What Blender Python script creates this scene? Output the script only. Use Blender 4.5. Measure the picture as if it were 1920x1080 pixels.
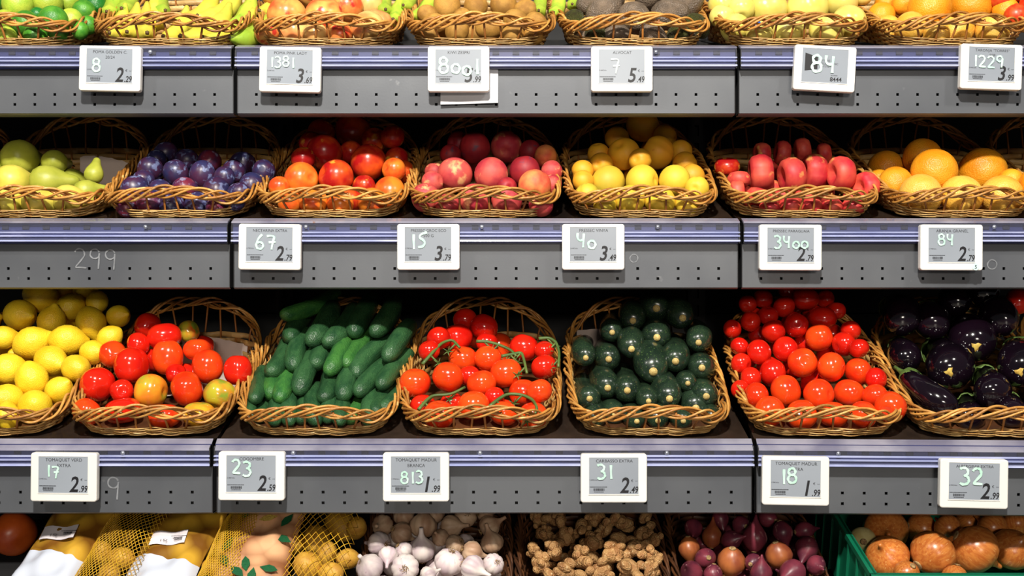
import bpy, math, random
import numpy as np
from mathutils import Vector, Matrix, Euler

random.seed(7)
scene = bpy.context.scene
C = scene.collection
for o in list(bpy.data.objects):
    bpy.data.objects.remove(o, do_unlink=True)

# ---------------------------------------------------------------- camera
CAM_D = 2.2            # camera stands 2.2 m in front of the middle shelf
F_PX = 2200.0
cam_data = bpy.data.cameras.new('camera')
cam_data.sensor_width = 36.0
cam_data.lens = 36.0 * F_PX / 1920.0
cam_data.clip_start = 0.05
cam = bpy.data.objects.new('camera', cam_data)
cam.location = (0, -CAM_D, 0)
cam.rotation_euler = (math.pi / 2, 0, 0)
C.objects.link(cam)
scene.camera = cam

# ---------------------------------------------------------------- light
world = bpy.data.worlds.new('world')
scene.world = world
world.use_nodes = True
bg = world.node_tree.nodes['Background']
bg.inputs[0].default_value = (0.92, 0.95, 1.0, 1)
bg.inputs[1].default_value = 0.07


def lamp(name, loc, target, energy, size, color, sx=None):
    d = bpy.data.lights.new(name, 'AREA')
    d.energy = energy
    d.color = color
    d.shape = 'RECTANGLE'
    d.size = sx or size
    d.size_y = size
    o = bpy.data.objects.new(name, d)
    o.location = loc
    v = Vector(target) - Vector(loc)
    o.rotation_euler = v.to_track_quat('-Z', 'Y').to_euler()
    C.objects.link(o)
    return o


lamp('ceiling_spot', (-0.15, -2.75, 2.15), (0, 0.1, 0.0), 225, 0.16, (1.0, 0.95, 0.86))
lamp('fill_lamp', (-2.1, -2.3, 2.35), (-0.3, 0.1, 0), 36, 0.3, (1.0, 0.95, 0.88))  # weak lamp on the left, added as fill light
lamp('aisle_lamp', (0.8, -13.0, 2.05), (0, 0, 0), 390, 1.0, (1.0, 0.90, 0.77), 2.0)
lamp('fill_lamp', (2.1, -2.3, 2.35), (0.3, 0.1, 0), 36, 0.3, (1.0, 0.95, 0.88))  # its counterpart on the right, also added for fill

scene.view_settings.view_transform = 'Standard'
scene.view_settings.look = 'None'
scene.view_settings.gamma = 1
scene.view_settings.use_curve_mapping = False
scene.view_settings.exposure = -0.3


# ---------------------------------------------------------------- helpers
def lin(c):
    return tuple((v / 12.92 if v <= 0.04045 else ((v + 0.055) / 1.055) ** 2.4) for v in c)


def rgb(r, g, b):
    return lin((r / 255, g / 255, b / 255)) + (1.0,)


MATS = {}


def mat(name, c1, c2=None, c3=None, rough=0.4, scale=4.0, lo=0.4, hi=0.62, bump=0.0, bscale=60.0,
        metal=0.0, vary=0.06, coat=0.0, sss=0.0, c3lo=0.66, c3scale=None, stretch=None, spec=0.5, alpha=None):
    """procedural skin: two colours mixed by large noise, a third by finer noise, per-object variation, fine bump"""
    if name in MATS:
        return MATS[name]
    m = bpy.data.materials.new(name)
    MATS[name] = m
    m.use_nodes = True
    nt = m.node_tree
    N, L = nt.nodes, nt.links
    b = N['Principled BSDF']
    b.inputs['Roughness'].default_value = rough
    b.inputs['Metallic'].default_value = metal
    b.inputs['Coat Weight'].default_value = coat
    b.inputs['Specular IOR Level'].default_value = spec
    if sss:
        b.inputs['Subsurface Weight'].default_value = sss
        b.inputs['Subsurface Radius'].default_value = (0.012, 0.006, 0.003)
        b.inputs['Subsurface Scale'].default_value = 0.6
    tc = N.new('ShaderNodeTexCoord')
    oi = N.new('ShaderNodeObjectInfo')
    mp = N.new('ShaderNodeMapping')
    if stretch:
        mp.inputs['Scale'].default_value = stretch
    L.new(tc.outputs['Object'], mp.inputs['Vector'])
    mul = N.new('ShaderNodeMath')
    mul.operation = 'MULTIPLY'
    mul.inputs[1].default_value = 37.0
    L.new(oi.outputs['Random'], mul.inputs[0])

    def noise(s, detail=3):
        n = N.new('ShaderNodeTexNoise')
        n.noise_dimensions = '4D'
        n.inputs['Scale'].default_value = s
        n.inputs['Detail'].default_value = detail
        L.new(mp.outputs[0], n.inputs['Vector'])
        L.new(mul.outputs[0], n.inputs['W'])
        return n

    col = None
    if c2 is not None:
        n1 = noise(scale)
        rmp = N.new('ShaderNodeMapRange')
        rmp.inputs['From Min'].default_value = lo
        rmp.inputs['From Max'].default_value = hi
        L.new(n1.outputs['Fac'], rmp.inputs['Value'])
        mx = N.new('ShaderNodeMix')
        mx.data_type = 'RGBA'
        mx.inputs['A'].default_value = c1
        mx.inputs['B'].default_value = c2
        L.new(rmp.outputs[0], mx.inputs['Factor'])
        col = mx.outputs['Result']
        if c3 is not None:
            n2 = noise(c3scale or scale * 5, 4)
            r2 = N.new('ShaderNodeMapRange')
            r2.inputs['From Min'].default_value = c3lo
            r2.inputs['From Max'].default_value = c3lo + 0.08
            L.new(n2.outputs['Fac'], r2.inputs['Value'])
            m2 = N.new('ShaderNodeMix')
            m2.data_type = 'RGBA'
            m2.inputs['B'].default_value = c3
            L.new(col, m2.inputs['A'])
            L.new(r2.outputs[0], m2.inputs['Factor'])
            col = m2.outputs['Result']
    hsv = N.new('ShaderNodeHueSaturation')
    if col is None:
        hsv.inputs['Color'].default_value = c1
    else:
        L.new(col, hsv.inputs['Color'])
    vr = N.new('ShaderNodeMapRange')
    vr.inputs['To Min'].default_value = 1 - vary * 2
    vr.inputs['To Max'].default_value = 1 + vary * 2
    L.new(oi.outputs['Random'], vr.inputs['Value'])
    L.new(vr.outputs[0], hsv.inputs['Value'])
    L.new(hsv.outputs[0], b.inputs['Base Color'])
    if bump:
        n3 = noise(bscale, 2)
        bp = N.new('ShaderNodeBump')
        bp.inputs['Strength'].default_value = bump
        bp.inputs['Distance'].default_value = 0.02
        L.new(n3.outputs['Fac'], bp.inputs['Height'])
        L.new(bp.outputs[0], b.inputs['Normal'])
    if alpha is not None:
        tr = N.new('ShaderNodeBsdfTransparent')
        ms = N.new('ShaderNodeMixShader')
        ms.inputs[0].default_value = alpha
        L.new(tr.outputs[0], ms.inputs[1])
        L.new(b.outputs[0], ms.inputs[2])
        L.new(ms.outputs[0], N['Material Output'].inputs['Surface'])
    return m


def mesh_of(name, verts, faces, smooth=True):
    me = bpy.data.meshes.new(name)
    me.from_pydata([tuple(map(float, v)) for v in verts], [], [tuple(f) for f in faces])
    me.update()
    if smooth:
        me.polygons.foreach_set('use_smooth', [True] * len(me.polygons))
    return me


class MB:
    def __init__(s):
        s.v, s.f = [], []

    def add(s, verts, faces):
        n = len(s.v)
        s.v += [tuple(map(float, v)) for v in verts]
        s.f += [tuple(i + n for i in f) for f in faces]

    def box(s, x0, x1, y0, y1, z0, z1):
        s.add([(x0, y0, z0), (x1, y0, z0), (x1, y1, z0), (x0, y1, z0),
               (x0, y0, z1), (x1, y0, z1), (x1, y1, z1), (x0, y1, z1)],
              [(0, 3, 2, 1), (4, 5, 6, 7), (0, 1, 5, 4), (1, 2, 6, 5), (2, 3, 7, 6), (3, 0, 4, 7)])

    def prism(s, prof, x0, x1):
        """closed (y,z) profile swept along x"""
        n = len(prof)
        s.add([(x0, p[0], p[1]) for p in prof] + [(x1, p[0], p[1]) for p in prof],
              [(i, (i + 1) % n, (i + 1) % n + n, i + n) for i in range(n)] +
              [tuple(range(n - 1, -1, -1)), tuple(range(n, 2 * n))])

    def tube(s, pts, r, ns=6, closed=False, flat=1.0, up=(0, 0, 1)):
        P = np.array(pts, float)
        n = len(P)
        R = np.broadcast_to(np.array(r, float), (n,))
        Fl = np.broadcast_to(np.array(flat, float), (n,))
        if closed:
            T = np.roll(P, -1, 0) - np.roll(P, 1, 0)
        else:
            T = np.gradient(P, axis=0)
        T /= np.linalg.norm(T, axis=1)[:, None] + 1e-12
        U = np.array(up, float)
        if abs((T @ U)).max() > 0.97:
            for cand in ((1, 0, 0), (0, 1, 0), (0, 0, 1)):
                if abs(T @ np.array(cand, float)).max() < 0.97:
                    U = np.array(cand, float)
                    break
        A = np.cross(T, U)
        A /= np.linalg.norm(A, axis=1)[:, None] + 1e-12
        B = np.cross(A, T)
        vs = []
        for k in range(ns):
            a = 2 * math.pi * k / ns
            vs.append(P + A * (R * math.cos(a))[:, None] + B * (R * Fl * math.sin(a))[:, None])
        V = np.stack(vs, 1).reshape(-1, 3)
        F = []
        m = n if closed else n - 1
        for i in range(m):
            j = (i + 1) % n
            for k in range(ns):
                k2 = (k + 1) % ns
                F.append((i * ns + k, i * ns + k2, j * ns + k2, j * ns + k))
        if not closed:
            F.append(tuple(range(ns - 1, -1, -1)))
            F.append(tuple((n - 1) * ns + k for k in range(ns)))
        s.add(V, F)

    def rev(s, prof, ns=24, mod=None, loc=(0, 0, 0), scl=(1, 1, 1)):
        """profile [(r,z)] turned about z; first and last r may be 0; mod(theta, i, r, z) -> (r, z)"""
        V, F, rings = [], [], []
        for i, (r, z) in enumerate(prof):
            if r < 1e-6:
                rings.append([len(V)])
                V.append((loc[0], loc[1], loc[2] + z * scl[2]))
            else:
                ring = []
                for k in range(ns):
                    a = 2 * math.pi * k / ns
                    rr, zz = mod(a, i, r, z) if mod else (r, z)
                    ring.append(len(V))
                    V.append((loc[0] + rr * math.cos(a) * scl[0], loc[1] + rr * math.sin(a) * scl[1], loc[2] + zz * scl[2]))
                rings.append(ring)
        for A, B in zip(rings[:-1], rings[1:]):
            for k in range(ns):
                k2 = (k + 1) % ns
                if len(A) == 1 and len(B) == 1:
                    continue
                if len(A) == 1:
                    F.append((A[0], B[k2], B[k]))
                elif len(B) == 1:
                    F.append((A[k], A[k2], B[0]))
                else:
                    F.append((A[k], A[k2], B[k2], B[k]))
        s.add(V, F)

    def mesh(s, name, smooth=True):
        return mesh_of(name, s.v, s.f, smooth)


def setmat(o, m):
    if len(o.data.materials) == 0:
        o.data.materials.append(m)
    o.material_slots[0].link = 'OBJECT'
    o.material_slots[0].material = m


def obj(name, me, m, parent=None, loc=None, rot=None, scl=None):
    o = bpy.data.objects.new(name, me)
    C.objects.link(o)
    if m is not None:
        setmat(o, m)
    if parent is not None:
        o.parent = parent
    if loc is not None:
        o.location = loc
    if rot is not None:
        o.rotation_euler = rot
    if scl is not None:
        o.scale = scl
    return o


def empty(name, loc=(0, 0, 0), rot=(0, 0, 0), scl=(1, 1, 1)):
    o = bpy.data.objects.new(name, None)
    C.objects.link(o)
    o.location, o.rotation_euler, o.scale = loc, rot, scl
    o.empty_display_size = 0.02
    return o


def tag(o, label, cat, group=None, kind=None):
    if label:
        o['label'] = label
    if cat:
        o['category'] = cat
    if group:
        o['group'] = group
    if kind:
        o['kind'] = kind
    return o


ORD = ['first', 'second', 'third', 'fourth', 'fifth', 'sixth', 'seventh', 'eighth', 'ninth', 'tenth', 'eleventh',
       'twelfth', 'thirteenth', 'fourteenth', 'fifteenth', 'sixteenth', 'seventeenth', 'eighteenth', 'nineteenth',
       'twentieth', 'twenty-first', 'twenty-second', 'twenty-third', 'twenty-fourth', 'twenty-fifth']

# ---------------------------------------------------------------- setting
M_black = mat('black_back_panel', rgb(22, 22, 24), rgb(15, 15, 17), rough=0.7, scale=3)
M_steel = mat('grey_painted_steel', rgb(98, 101, 106), rgb(87, 90, 96), rgb(120, 122, 126), rough=0.42, metal=0.25, scale=5,
              c3lo=0.7, c3scale=40, bump=0.008, bscale=250, vary=0.02)
M_edge = mat('dark_steel_edge', rgb(62, 63, 66), rgb(50, 50, 53), rough=0.45, metal=0.4)
M_deck = mat('dark_glossy_shelf_deck', rgb(58, 46, 38), rgb(34, 28, 25), rough=0.22, scale=6)
M_rail = mat('blue_grey_rail', rgb(54, 60, 108), rgb(44, 48, 92), rgb(78, 82, 126), rough=0.35, scale=6, c3scale=30, vary=0.02)
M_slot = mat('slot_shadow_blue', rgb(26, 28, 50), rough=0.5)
M_ridge = mat('highlight_pale_ridge', rgb(190, 196, 232), rgb(160, 168, 214), rough=0.12, scale=8, alpha=0.8)  # pale near-opaque colour paints the highlight lines along the plastic ridges
M_clear = mat('clear_plastic_cover', rgb(205, 208, 230), rough=0.06, alpha=0.03)
M_lip = mat('clear_plastic_lip', rgb(168, 166, 182), rgb(128, 126, 148), rgb(160, 116, 90), rough=0.15, scale=12, c3lo=0.7, alpha=0.7)
M_bolt = mat('zinc_bolt', rgb(170, 175, 190), rough=0.3, metal=0.7)
M_floor = mat('floor_tile', rgb(150, 146, 140), rgb(130, 126, 120), rough=0.35)

mb = MB()
mb.box(-3.5, 3.5, -8.0, 0.7, -1.34, -1.30)
tag(obj('floor', mb.mesh('floor', False), M_floor), 'grey shop floor below the shelves', 'floor', kind='structure')

BACK_Y = 0.57
wall = empty('wall_back', (0, BACK_Y, -1.30))
tag(wall, 'black metal back panels behind the produce shelves', 'wall', kind='structure')
backing = MB()
backing.box(-2.5, 2.5, 0.021, 0.03, 0, 2.5)
obj('backing', backing.mesh('backing', False), M_black, wall)
panel = MB()
panel.box(-0.478, 0.478, 0, 0.02, 0, 0.305)
pm = panel.mesh('panel', False)
for i in range(-2, 3):
    for k in range(8):
        obj('panel', pm, M_black, wall, (-0.0495 + 0.961 * i, 0, 0.003 + k * 0.31))
# slotted uprights
um = MB()
um.box(-0.02, 0.02, 0.022, 0.03, 0, 2.5)
um.box(-0.02, -0.005, 0, 0.022, 0, 2.5)
um.box(0.005, 0.02, 0, 0.022, 0, 2.5)
for k in range(60):
    um.box(-0.005, 0.005, 0.0, 0.022, k * 0.042, k * 0.042 + 0.016)
up_mesh = um.mesh('upright', False)
for x in (-1.491, -0.53, 0.431, 1.392):
    tag(obj('shelf_upright', up_mesh, M_black, None, (x, BACK_Y - 0.034, -1.30)),
        'black slotted steel upright behind the shelves, %s from left' % ORD[[-1.491, -0.53, 0.431, 1.392].index(x)], 'upright')

# ---------------------------------------------------------------- shelves
TILT = math.radians(14)
# row -> front plane y, top z
ROWS = {1: (0.029, 0.464), 2: (0.0, 0.130), 3: (-0.128, -0.271)}
FH = 0.129
SKEW = {(3, 2): math.radians(3.0)}      # the right-hand section of the lower shelf swings towards the aisle
XS = [-1.491, -0.53, 0.431, 1.392]
POS = ['left', 'middle', 'right']
RNAME = {1: 'upper', 2: 'middle', 3: 'lower'}


def line(row, X):
    """front plane y, z rotation at world X"""
    y0 = ROWS[row][0]
    if row == 3 and X > XS[2]:
        a = SKEW[(3, 2)]
        return y0 - (X - XS[2]) * math.tan(a), -a
    return y0, 0.0


def fascia_mesh(W):
    """steel front with two rows of square punched holes; local x 0..W, z measured down from shelf top"""
    pitch, hw = 0.0383, 0.0026
    y = 0.020
    n = int((W - 0.06) / pitch) + 1
    x0 = (W - (n - 1) * pitch) / 2
    xs = [0.0]
    for i in range(n):
        xs += [x0 + i * pitch - hw, x0 + i * pitch + hw]
    xs.append(W)
    zs = [-0.036, -0.0925, -0.0875 - 0.0102, -0.1115, -0.1167, -FH]
    zs = [-0.036, -0.0905, -0.0957, -0.1095, -0.1147, -FH]
    m = MB()
    for i in range(len(xs) - 1):
        for k in range(5):
            if i % 2 == 1 and k in (1, 3):
                # hole: four inner walls
                a, b, c, d = xs[i], xs[i + 1], zs[k + 1], zs[k]
                m.add([(a, y, c), (b, y, c), (b, y, d), (a, y, d), (a, y + .003, c), (b, y + .003, c), (b, y + .003, d), (a, y + .003, d)],
                      [(0, 1, 5, 4), (1, 2, 6, 5), (2, 3, 7, 6), (3, 0, 4, 7)])
                continue
            a, b, c, d = xs[i], xs[i + 1], zs[k + 1], zs[k]
            m.add([(a, y, c), (b, y, c), (b, y, d), (a, y, d)], [(0, 1, 2, 3)])
    # rolled bottom edge
    m.add([(0, y, -FH), (W, y, -FH), (W, y + 0.006, -FH - 0.003), (0, y + 0.006, -FH - 0.003), (0, y + .03, -FH - .003), (W, y + .03, -FH - .003)],
          [(0, 3, 2, 1), (3, 4, 5, 2)])
    return m.mesh('fascia', False)


SECW = 0.961 - 0.007
FASCIA = fascia_mesh(SECW)
cav = MB()
cav.box(0.002, SECW - 0.002, 0.032, 0.036, -FH, -0.03)
CAV = cav.mesh('cavity', False)
dk = MB()
t = math.tan(TILT)
dk.prism([(0.022, 0.0), (0.05, 0.0), (0.53, 0.48 * t), (0.53, 0.48 * t - 0.012), (0.05, -0.012), (0.022, -0.012)], 0, SECW)
DECK = dk.mesh('deck', False)
rl = MB()
rl.prism([(0.010, -0.006), (0.016, -0.006), (0.016, -0.046), (0.010, -0.046)], 0, SECW)
RAIL = rl.mesh('rail', False)
lp = MB()
lp.prism([(0.024, 0.002), (0.003, -0.012), (0.000, -0.016), (0.003, -0.017), (0.024, -0.001)], 0, SECW)
LIP3 = lp.mesh('plastic_lip', False)
lp = MB()
lp.prism([(0.024, 0.002), (0.003, -0.005), (0.000, -0.008), (0.003, -0.009), (0.024, -0.001)], 0, SECW)
LIP = lp.mesh('plastic_lip', False)
cv = MB()
cv.prism([(0.0005, -0.008), (0.002, -0.008), (0.002, -0.043), (0.0005, -0.043)], 0, SECW)
COVER = cv.mesh('plastic_cover', False)
rg = MB()
rg.prism([(-0.0015, -0.0012), (0.001, -0.0018), (0.001, 0.0018), (-0.0015, 0.0008)], 0, SECW)
RIDGE = rg.mesh('ridge', False)
rg = MB()
rg.prism([(-0.004, -0.0018), (0.006, -0.0026), (0.006, 0.002), (-0.003, 0.0012)], 0, SECW)
RIDGE2 = rg.mesh('ridge_bottom', False)
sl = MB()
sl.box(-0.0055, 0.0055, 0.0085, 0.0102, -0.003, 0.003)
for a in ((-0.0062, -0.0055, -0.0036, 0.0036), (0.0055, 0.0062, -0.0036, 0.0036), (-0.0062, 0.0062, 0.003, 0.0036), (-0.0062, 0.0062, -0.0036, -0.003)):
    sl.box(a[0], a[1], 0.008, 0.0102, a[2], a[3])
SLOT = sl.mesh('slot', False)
bo = MB()
bo.rev([(0, 0.0026), (0.002, 0.0024), (0.0038, 0.001), (0.0042, 0)], 12)
BOLT = bo.mesh('bolt')
ec = MB()
ec.prism([(0.0, -0.012), (0.02, -0.002), (0.05, -0.002), (0.05, -FH), (0.019, -FH), (0.019, -0.046), (0.0, -0.046)], 0, 0.0015)
ENDCAP = ec.mesh('end_cap', False)
br = MB()
br.prism([(0.03, -0.012), (0.53, 0.48 * t - 0.012), (0.53, 0.48 * t - 0.09), (0.06, -FH + 0.01), (0.03, -FH + 0.01)], -0.0015, 0.0015)
BRACKET = br.mesh('bracket', False)

SH = {}
for row in (1, 2, 3):
    for s in range(3):
        y0, z0 = ROWS[row]
        sh = empty('shelf_section', (XS[s] + 0.0035, y0, z0), (0, 0, -SKEW.get((row, s), 0)))
        tag(sh, '%s grey steel shelf section with clear price rail, %s shelf' % (POS[s], RNAME[row]), 'shelf', 'shelf sections')
        obj('deck', DECK, M_deck, sh)
        obj('fascia', FASCIA, M_steel, sh)
        obj('cavity', CAV, M_black, sh)
        obj('rail', RAIL, M_rail, sh)
        obj('plastic_lip', LIP3 if row == 3 else LIP, M_lip, sh)
        SH[(row, s)] = sh
        zs_ = -0.0205 if row == 3 else -0.0155
        cvo = obj('plastic_cover', COVER, M_clear, sh)
        for zr in (-0.026, -0.0325):
            obj('ridge', RIDGE, M_ridge, cvo, (0, 0, zr))
        obj('ridge', RIDGE2, M_ridge, cvo, (0, 0, -0.041))
        for k in range(24):
            obj('slot', SLOT, M_slot, sh, (0.036 + k * 0.0383, 0, zs_))
        for xb in (0.14, 0.47, 0.8):
            obj('bolt', BOLT, M_bolt, sh, (xb, 0.0, zs_), (math.pi / 2, 0, 0))
        obj('end_cap', ENDCAP, M_edge, sh, (0, 0, 0))
        obj('end_cap', ENDCAP, M_edge, sh, (SECW - 0.0015, 0, 0))
        obj('bracket', BRACKET, M_edge, sh, (0.004, 0, 0))
        obj('bracket', BRACKET, M_edge, sh, (SECW - 0.004, 0, 0))
# bottom bin deck
mb = MB()
mb.prism([(-0.22, -0.62), (0.5, -0.62 + 0.72 * t), (0.5, -0.635 + 0.72 * t), (-0.22, -0.635)], -1.48, 1.39)
mb.box(-1.48, 1.39, -0.22, -0.205, -1.30, -0.62)
tag(obj('bottom_bin_deck', mb.mesh('deck', False), M_black), 'black sloping bottom deck under the bags, garlic and onions', 'shelf')

# ---------------------------------------------------------------- wicker baskets
M_wick = mat('honey_wicker', rgb(206, 150, 74), rgb(160, 102, 40), rgb(228, 182, 110), rough=0.42, scale=16, c3scale=50, c3lo=0.6, vary=0.12, bump=0.15, bscale=120)
M_wick2 = mat('pale_split_wicker', rgb(206, 168, 104), rgb(168, 122, 62), rgb(226, 196, 140), rough=0.5, scale=14, c3scale=40, c3lo=0.6, vary=0.10, bump=0.15, bscale=120)
M_stake = mat('brown_wicker_stake', rgb(170, 108, 44), rgb(140, 84, 32), rough=0.45, scale=20, vary=0.1)
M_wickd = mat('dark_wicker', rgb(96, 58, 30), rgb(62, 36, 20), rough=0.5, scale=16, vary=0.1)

NB = 220
A_R, L_R = 0.144, 0.405          # rim half width, length
A_B, L_B = 0.123, 0.365          # base half width, length


def loop(a, Lh, y0, n):
    th = np.linspace(0, 2 * math.pi, 2400, endpoint=False)
    e = 2 / 5.0
    x = a * np.sign(np.cos(th)) * np.abs(np.cos(th)) ** e
    y = y0 + Lh / 2 + Lh / 2 * np.sign(np.sin(th)) * np.abs(np.sin(th)) ** e
    p = np.stack([x, y], 1)
    d = np.r_[0, np.cumsum(np.linalg.norm(np.diff(np.r_[p, p[:1]], axis=0), axis=1))]
    s = np.linspace(0, d[-1], n, endpoint=False)
    pc = np.r_[p, p[:1]]
    return np.stack([np.interp(s, d, pc[:, 0]), np.interp(s, d, pc[:, 1])], 1)


def basket_fields(n):
    R = loop(A_R, L_R, -0.012, n)
    B = loop(A_B, L_B, 0.010, n)
    v = np.clip((R[:, 1] + 0.012) / L_R, 0, 1)
    cx = np.clip(np.cos(R[:, 0] / A_R * math.pi / 2), 0, 1)
    H = 0.030 + 0.066 * v
    H = H + 0.024 * cx ** 0.9 * np.clip(1 - v / 0.12, 0, 1)
    H = H + 0.054 * cx ** 0.8 * np.clip((v - 0.86) / 0.14, 0, 1)
    Hw = np.minimum(H - 0.012, 0.016 + 0.070 * v)
    return R, B, H, Hw


def basket_point(R, B, H, i, z, off=0.0):
    f = z / H[i] if np.isscalar(i) else z / H
    p = B[i] * (1 - f)[..., None] + R[i] * f[..., None] if not np.isscalar(i) else B[i] * (1 - f) + R[i] * f
    return p


def basket_meshes():
    out = {}
    R, B, H, Hw = basket_fields(NB)
    cen = np.array([0, L_R / 2 - 0.012])
    nrm = R - cen
    T = np.roll(R, -1, 0) - np.roll(R, 1, 0)
    T /= np.linalg.norm(T, axis=1)[:, None]
    nrm = np.stack([T[:, 1], -T[:, 0]], 1)
    per = np.linalg.norm(np.roll(R, -1, 0) - R, axis=1).sum()
    # braided rim: six strands twisting round the rim line
    n = NB * 2
    R2, B2, H2, Hw2 = basket_fields(n)
    T2 = np.roll(R2, -1, 0) - np.roll(R2, 1, 0)
    T2 /= np.linalg.norm(T2, axis=1)[:, None]
    N2 = np.stack([T2[:, 1], -T2[:, 0]], 1)
    turns = 9
    rims = []
    rnd = random.Random(3)
    for k in range(6):
        ph = 2 * math.pi * k / 6
        a = np.arange(n) / n * 2 * math.pi * turns + ph
        ra = 0.0056 + 0.0018 * np.sin(np.round(turns * .61) * a / turns + k)
        rz = 0.0095 + 0.0022 * np.sin(np.round(turns * .33) * a / turns + 2 * k)
        a = a + 0.5 * np.sin((3 + k % 3) * a / turns + 1.7 * k)
        P = np.zeros((n, 3))
        P[:, :2] = R2 + N2 * (ra * np.cos(a))[:, None]
        P[:, 2] = H2 + rz * np.sin(a)
        m = MB()
        m.tube(P, 0.0023 + 0.0007 * rnd.random(), 5, True)
        rims.append(m.mesh('rim_strand'))
    out['rim'] = rims
    # stakes
    ns = 38
    idx = [int(i * NB / ns) for i in range(ns)]
    st = []
    for i in idx:
        P = []
        for z in (0.0, Hw[i], H[i]):
            f = z / H[i]
            q = B[i] * (1 - f) + R[i] * f
            P.append((q[0], q[1], z))
        lean = 0.004 * math.sin(i * 12.3)
        P[2] = (P[2][0] + T[i][0] * lean * 2, P[2][1] + T[i][1] * lean * 2, P[2][2])
        m = MB()
        m.tube(P, 0.0022, 5)
        st.append(m.mesh('stake'))
    out['stake'] = st
    # woven rows, in and out of the stakes
    rows = []
    nw = 7
    for k in range(nw):
        z = Hw * (k + 0.5) / nw
        f = z / H
        P = np.zeros((NB, 3))
        wob = 0.0032 * np.cos(np.arange(NB) / NB * ns * math.pi + (k % 2) * math.pi)
        P[:, :2] = B * (1 - f)[:, None] + R * f[:, None] + nrm * wob[:, None]
        P[:, 2] = z + 0.0006 * np.sin(np.arange(NB) * 0.35 + k * 2)
        m = MB()
        hh = Hw / nw * 0.56
        m.tube(P, 0.0018, 6, True, flat=hh / 0.0018)
        rows.append(m.mesh('weave_strand'))
    out['weave'] = rows
    m = MB()
    m.add([(p[0], p[1], 0.002) for p in B], [tuple(range(NB))])
    m.add([(p[0], p[1], -0.001) for p in B], [tuple(range(NB - 1, -1, -1))])
    out['base'] = m.mesh('base', False)
    return out


BM = basket_meshes()


def make_basket(loc, rotz, label, dark=False, scl=1.0, tilt=TILT, group='wicker produce baskets'):
    b = empty('wicker_basket', loc, (0, 0, 0), (scl, scl, scl))
    b.rotation_euler = (Matrix.Rotation(rotz, 3, 'Z') @ Matrix.Rotation(tilt, 3, 'X')).to_euler()
    tag(b, label, 'basket', group)
    obj('base', BM['base'], M_wickd, b)
    for m in BM['rim']:
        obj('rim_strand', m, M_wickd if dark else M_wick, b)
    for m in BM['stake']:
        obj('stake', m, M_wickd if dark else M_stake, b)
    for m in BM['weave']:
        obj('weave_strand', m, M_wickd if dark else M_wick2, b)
    return b


# ---------------------------------------------------------------- produce shapes (unit diameter, centred)
def prof_sphere(n=14, sx=1.0, sz=1.0, top=0.0, bot=0.0, pw=1.0):
    p = []
    for i in range(n + 1):
        a = -math.pi / 2 + math.pi * i / n
        r = max(0.0, math.cos(a)) ** pw * 0.5 * sx
        z = math.sin(a) * 0.5 * sz
        # dimples
        z -= top * math.exp(-(r / 0.12) ** 2) if a > 0 else 0
        z += bot * math.exp(-(r / 0.12) ** 2) if a < 0 else 0
        p.append((0.0 if i in (0, n) else r, z))
    return p


def lumpy(amp, k, seed):
    rr = random.Random(seed)
    ph = [rr.uniform(0, 6.28) for _ in range(4)]

    def f(a, i, r, z):
        q = 1 + amp * (math.sin(k * a + ph[0]) * 0.6 + math.sin((k + 1) * a + ph[1] + 5 * z) * 0.4)
        return r * q, z
    return f


def creased(depth, amp=0.015, seed=1):
    l = lumpy(amp, 2, seed)

    def f(a, i, r, z):
        r, z = l(a, i, r, z)
        d = abs((a + math.pi) % (2 * math.pi) - math.pi)
        return r * (1 - depth * math.exp(-(d / 0.16) ** 2)), z
    return f


def revmesh(name, prof, ns=24, mod=None):
    m = MB()
    m.rev(prof, ns, mod)
    return m.mesh(name)


G = {}
G['lime'] = [revmesh('lime', [(0, -.53), (.05, -.515), (.12, -.475)] + prof_sphere(14, 0.98, 1.0)[2:-2] + [(.12, .475), (.05, .52), (0, .535)], 20)]
G['lemon'] = [revmesh('lemon', [(0, -.66), (.06, -.65), (.10, -.60), (.17, -.53), (.30, -.42), (.42, -.26), (.48, -.08), (.48, .1), (.42, .28), (.30, .44), (.17, .54), (.09, .58), (0, .60)], 20, lumpy(.015, 3, s)) for s in (1, 2)]
G['orange'] = [revmesh('orange', prof_sphere(18, 1, .97, .02, .03), 28, lumpy(.006, 3, s)) for s in (1, 2)]
G['apple'] = [revmesh('apple', prof_sphere(18, 1.0, .92, .13, .07, .85), 28, lumpy(.02, 5, s)) for s in (1, 2)]
G['kiwi'] = [revmesh('kiwi', prof_sphere(14, .94, 1.1, .01, .05), 22, lumpy(.015, 2, s)) for s in (1, 2)]
G['peach'] = [revmesh('peach', prof_sphere(18, 1, .95, .10, .0), 36, creased(.07, .015, s)) for s in (1, 2, 3)]
G['flatpeach'] = [revmesh('flat_peach', [(0, -.13), (.08, -.15), (.2, -.25), (.33, -.30), (.45, -.22), (.5, -.04), (.48, .12), (.38, .27), (.25, .31), (.13, .23), (.05, .12), (0, .10)], 32, creased(.08, .04, s)) for s in (1, 2)]
G['plum'] = [revmesh('plum', prof_sphere(14, .96, 1.08, .05, .0), 28, creased(.04, .01, s)) for s in (1, 2)]
G['tomato'] = [revmesh('tomato', prof_sphere(18, 1.0, .9, .07, .02, .92), 30, lumpy(.02, 4, s)) for s in (1, 2)]
G['beef'] = [revmesh('beef_tomato', prof_sphere(18, 1.0, .88, .09, .03, .85), 32, lumpy(.035, 4, s)) for s in (1, 2, 3)]
G['pear'] = [revmesh('pear', [(0, -.47), (.08, -.49), (.2, -.48), (.36, -.38), (.47, -.2), (.5, 0), (.46, .2), (.36, .40), (.26, .58), (.21, .74), (.17, .86), (.09, .93), (0, .94)], 24, lumpy(.02, 2, s)) for s in (1, 2)]
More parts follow.
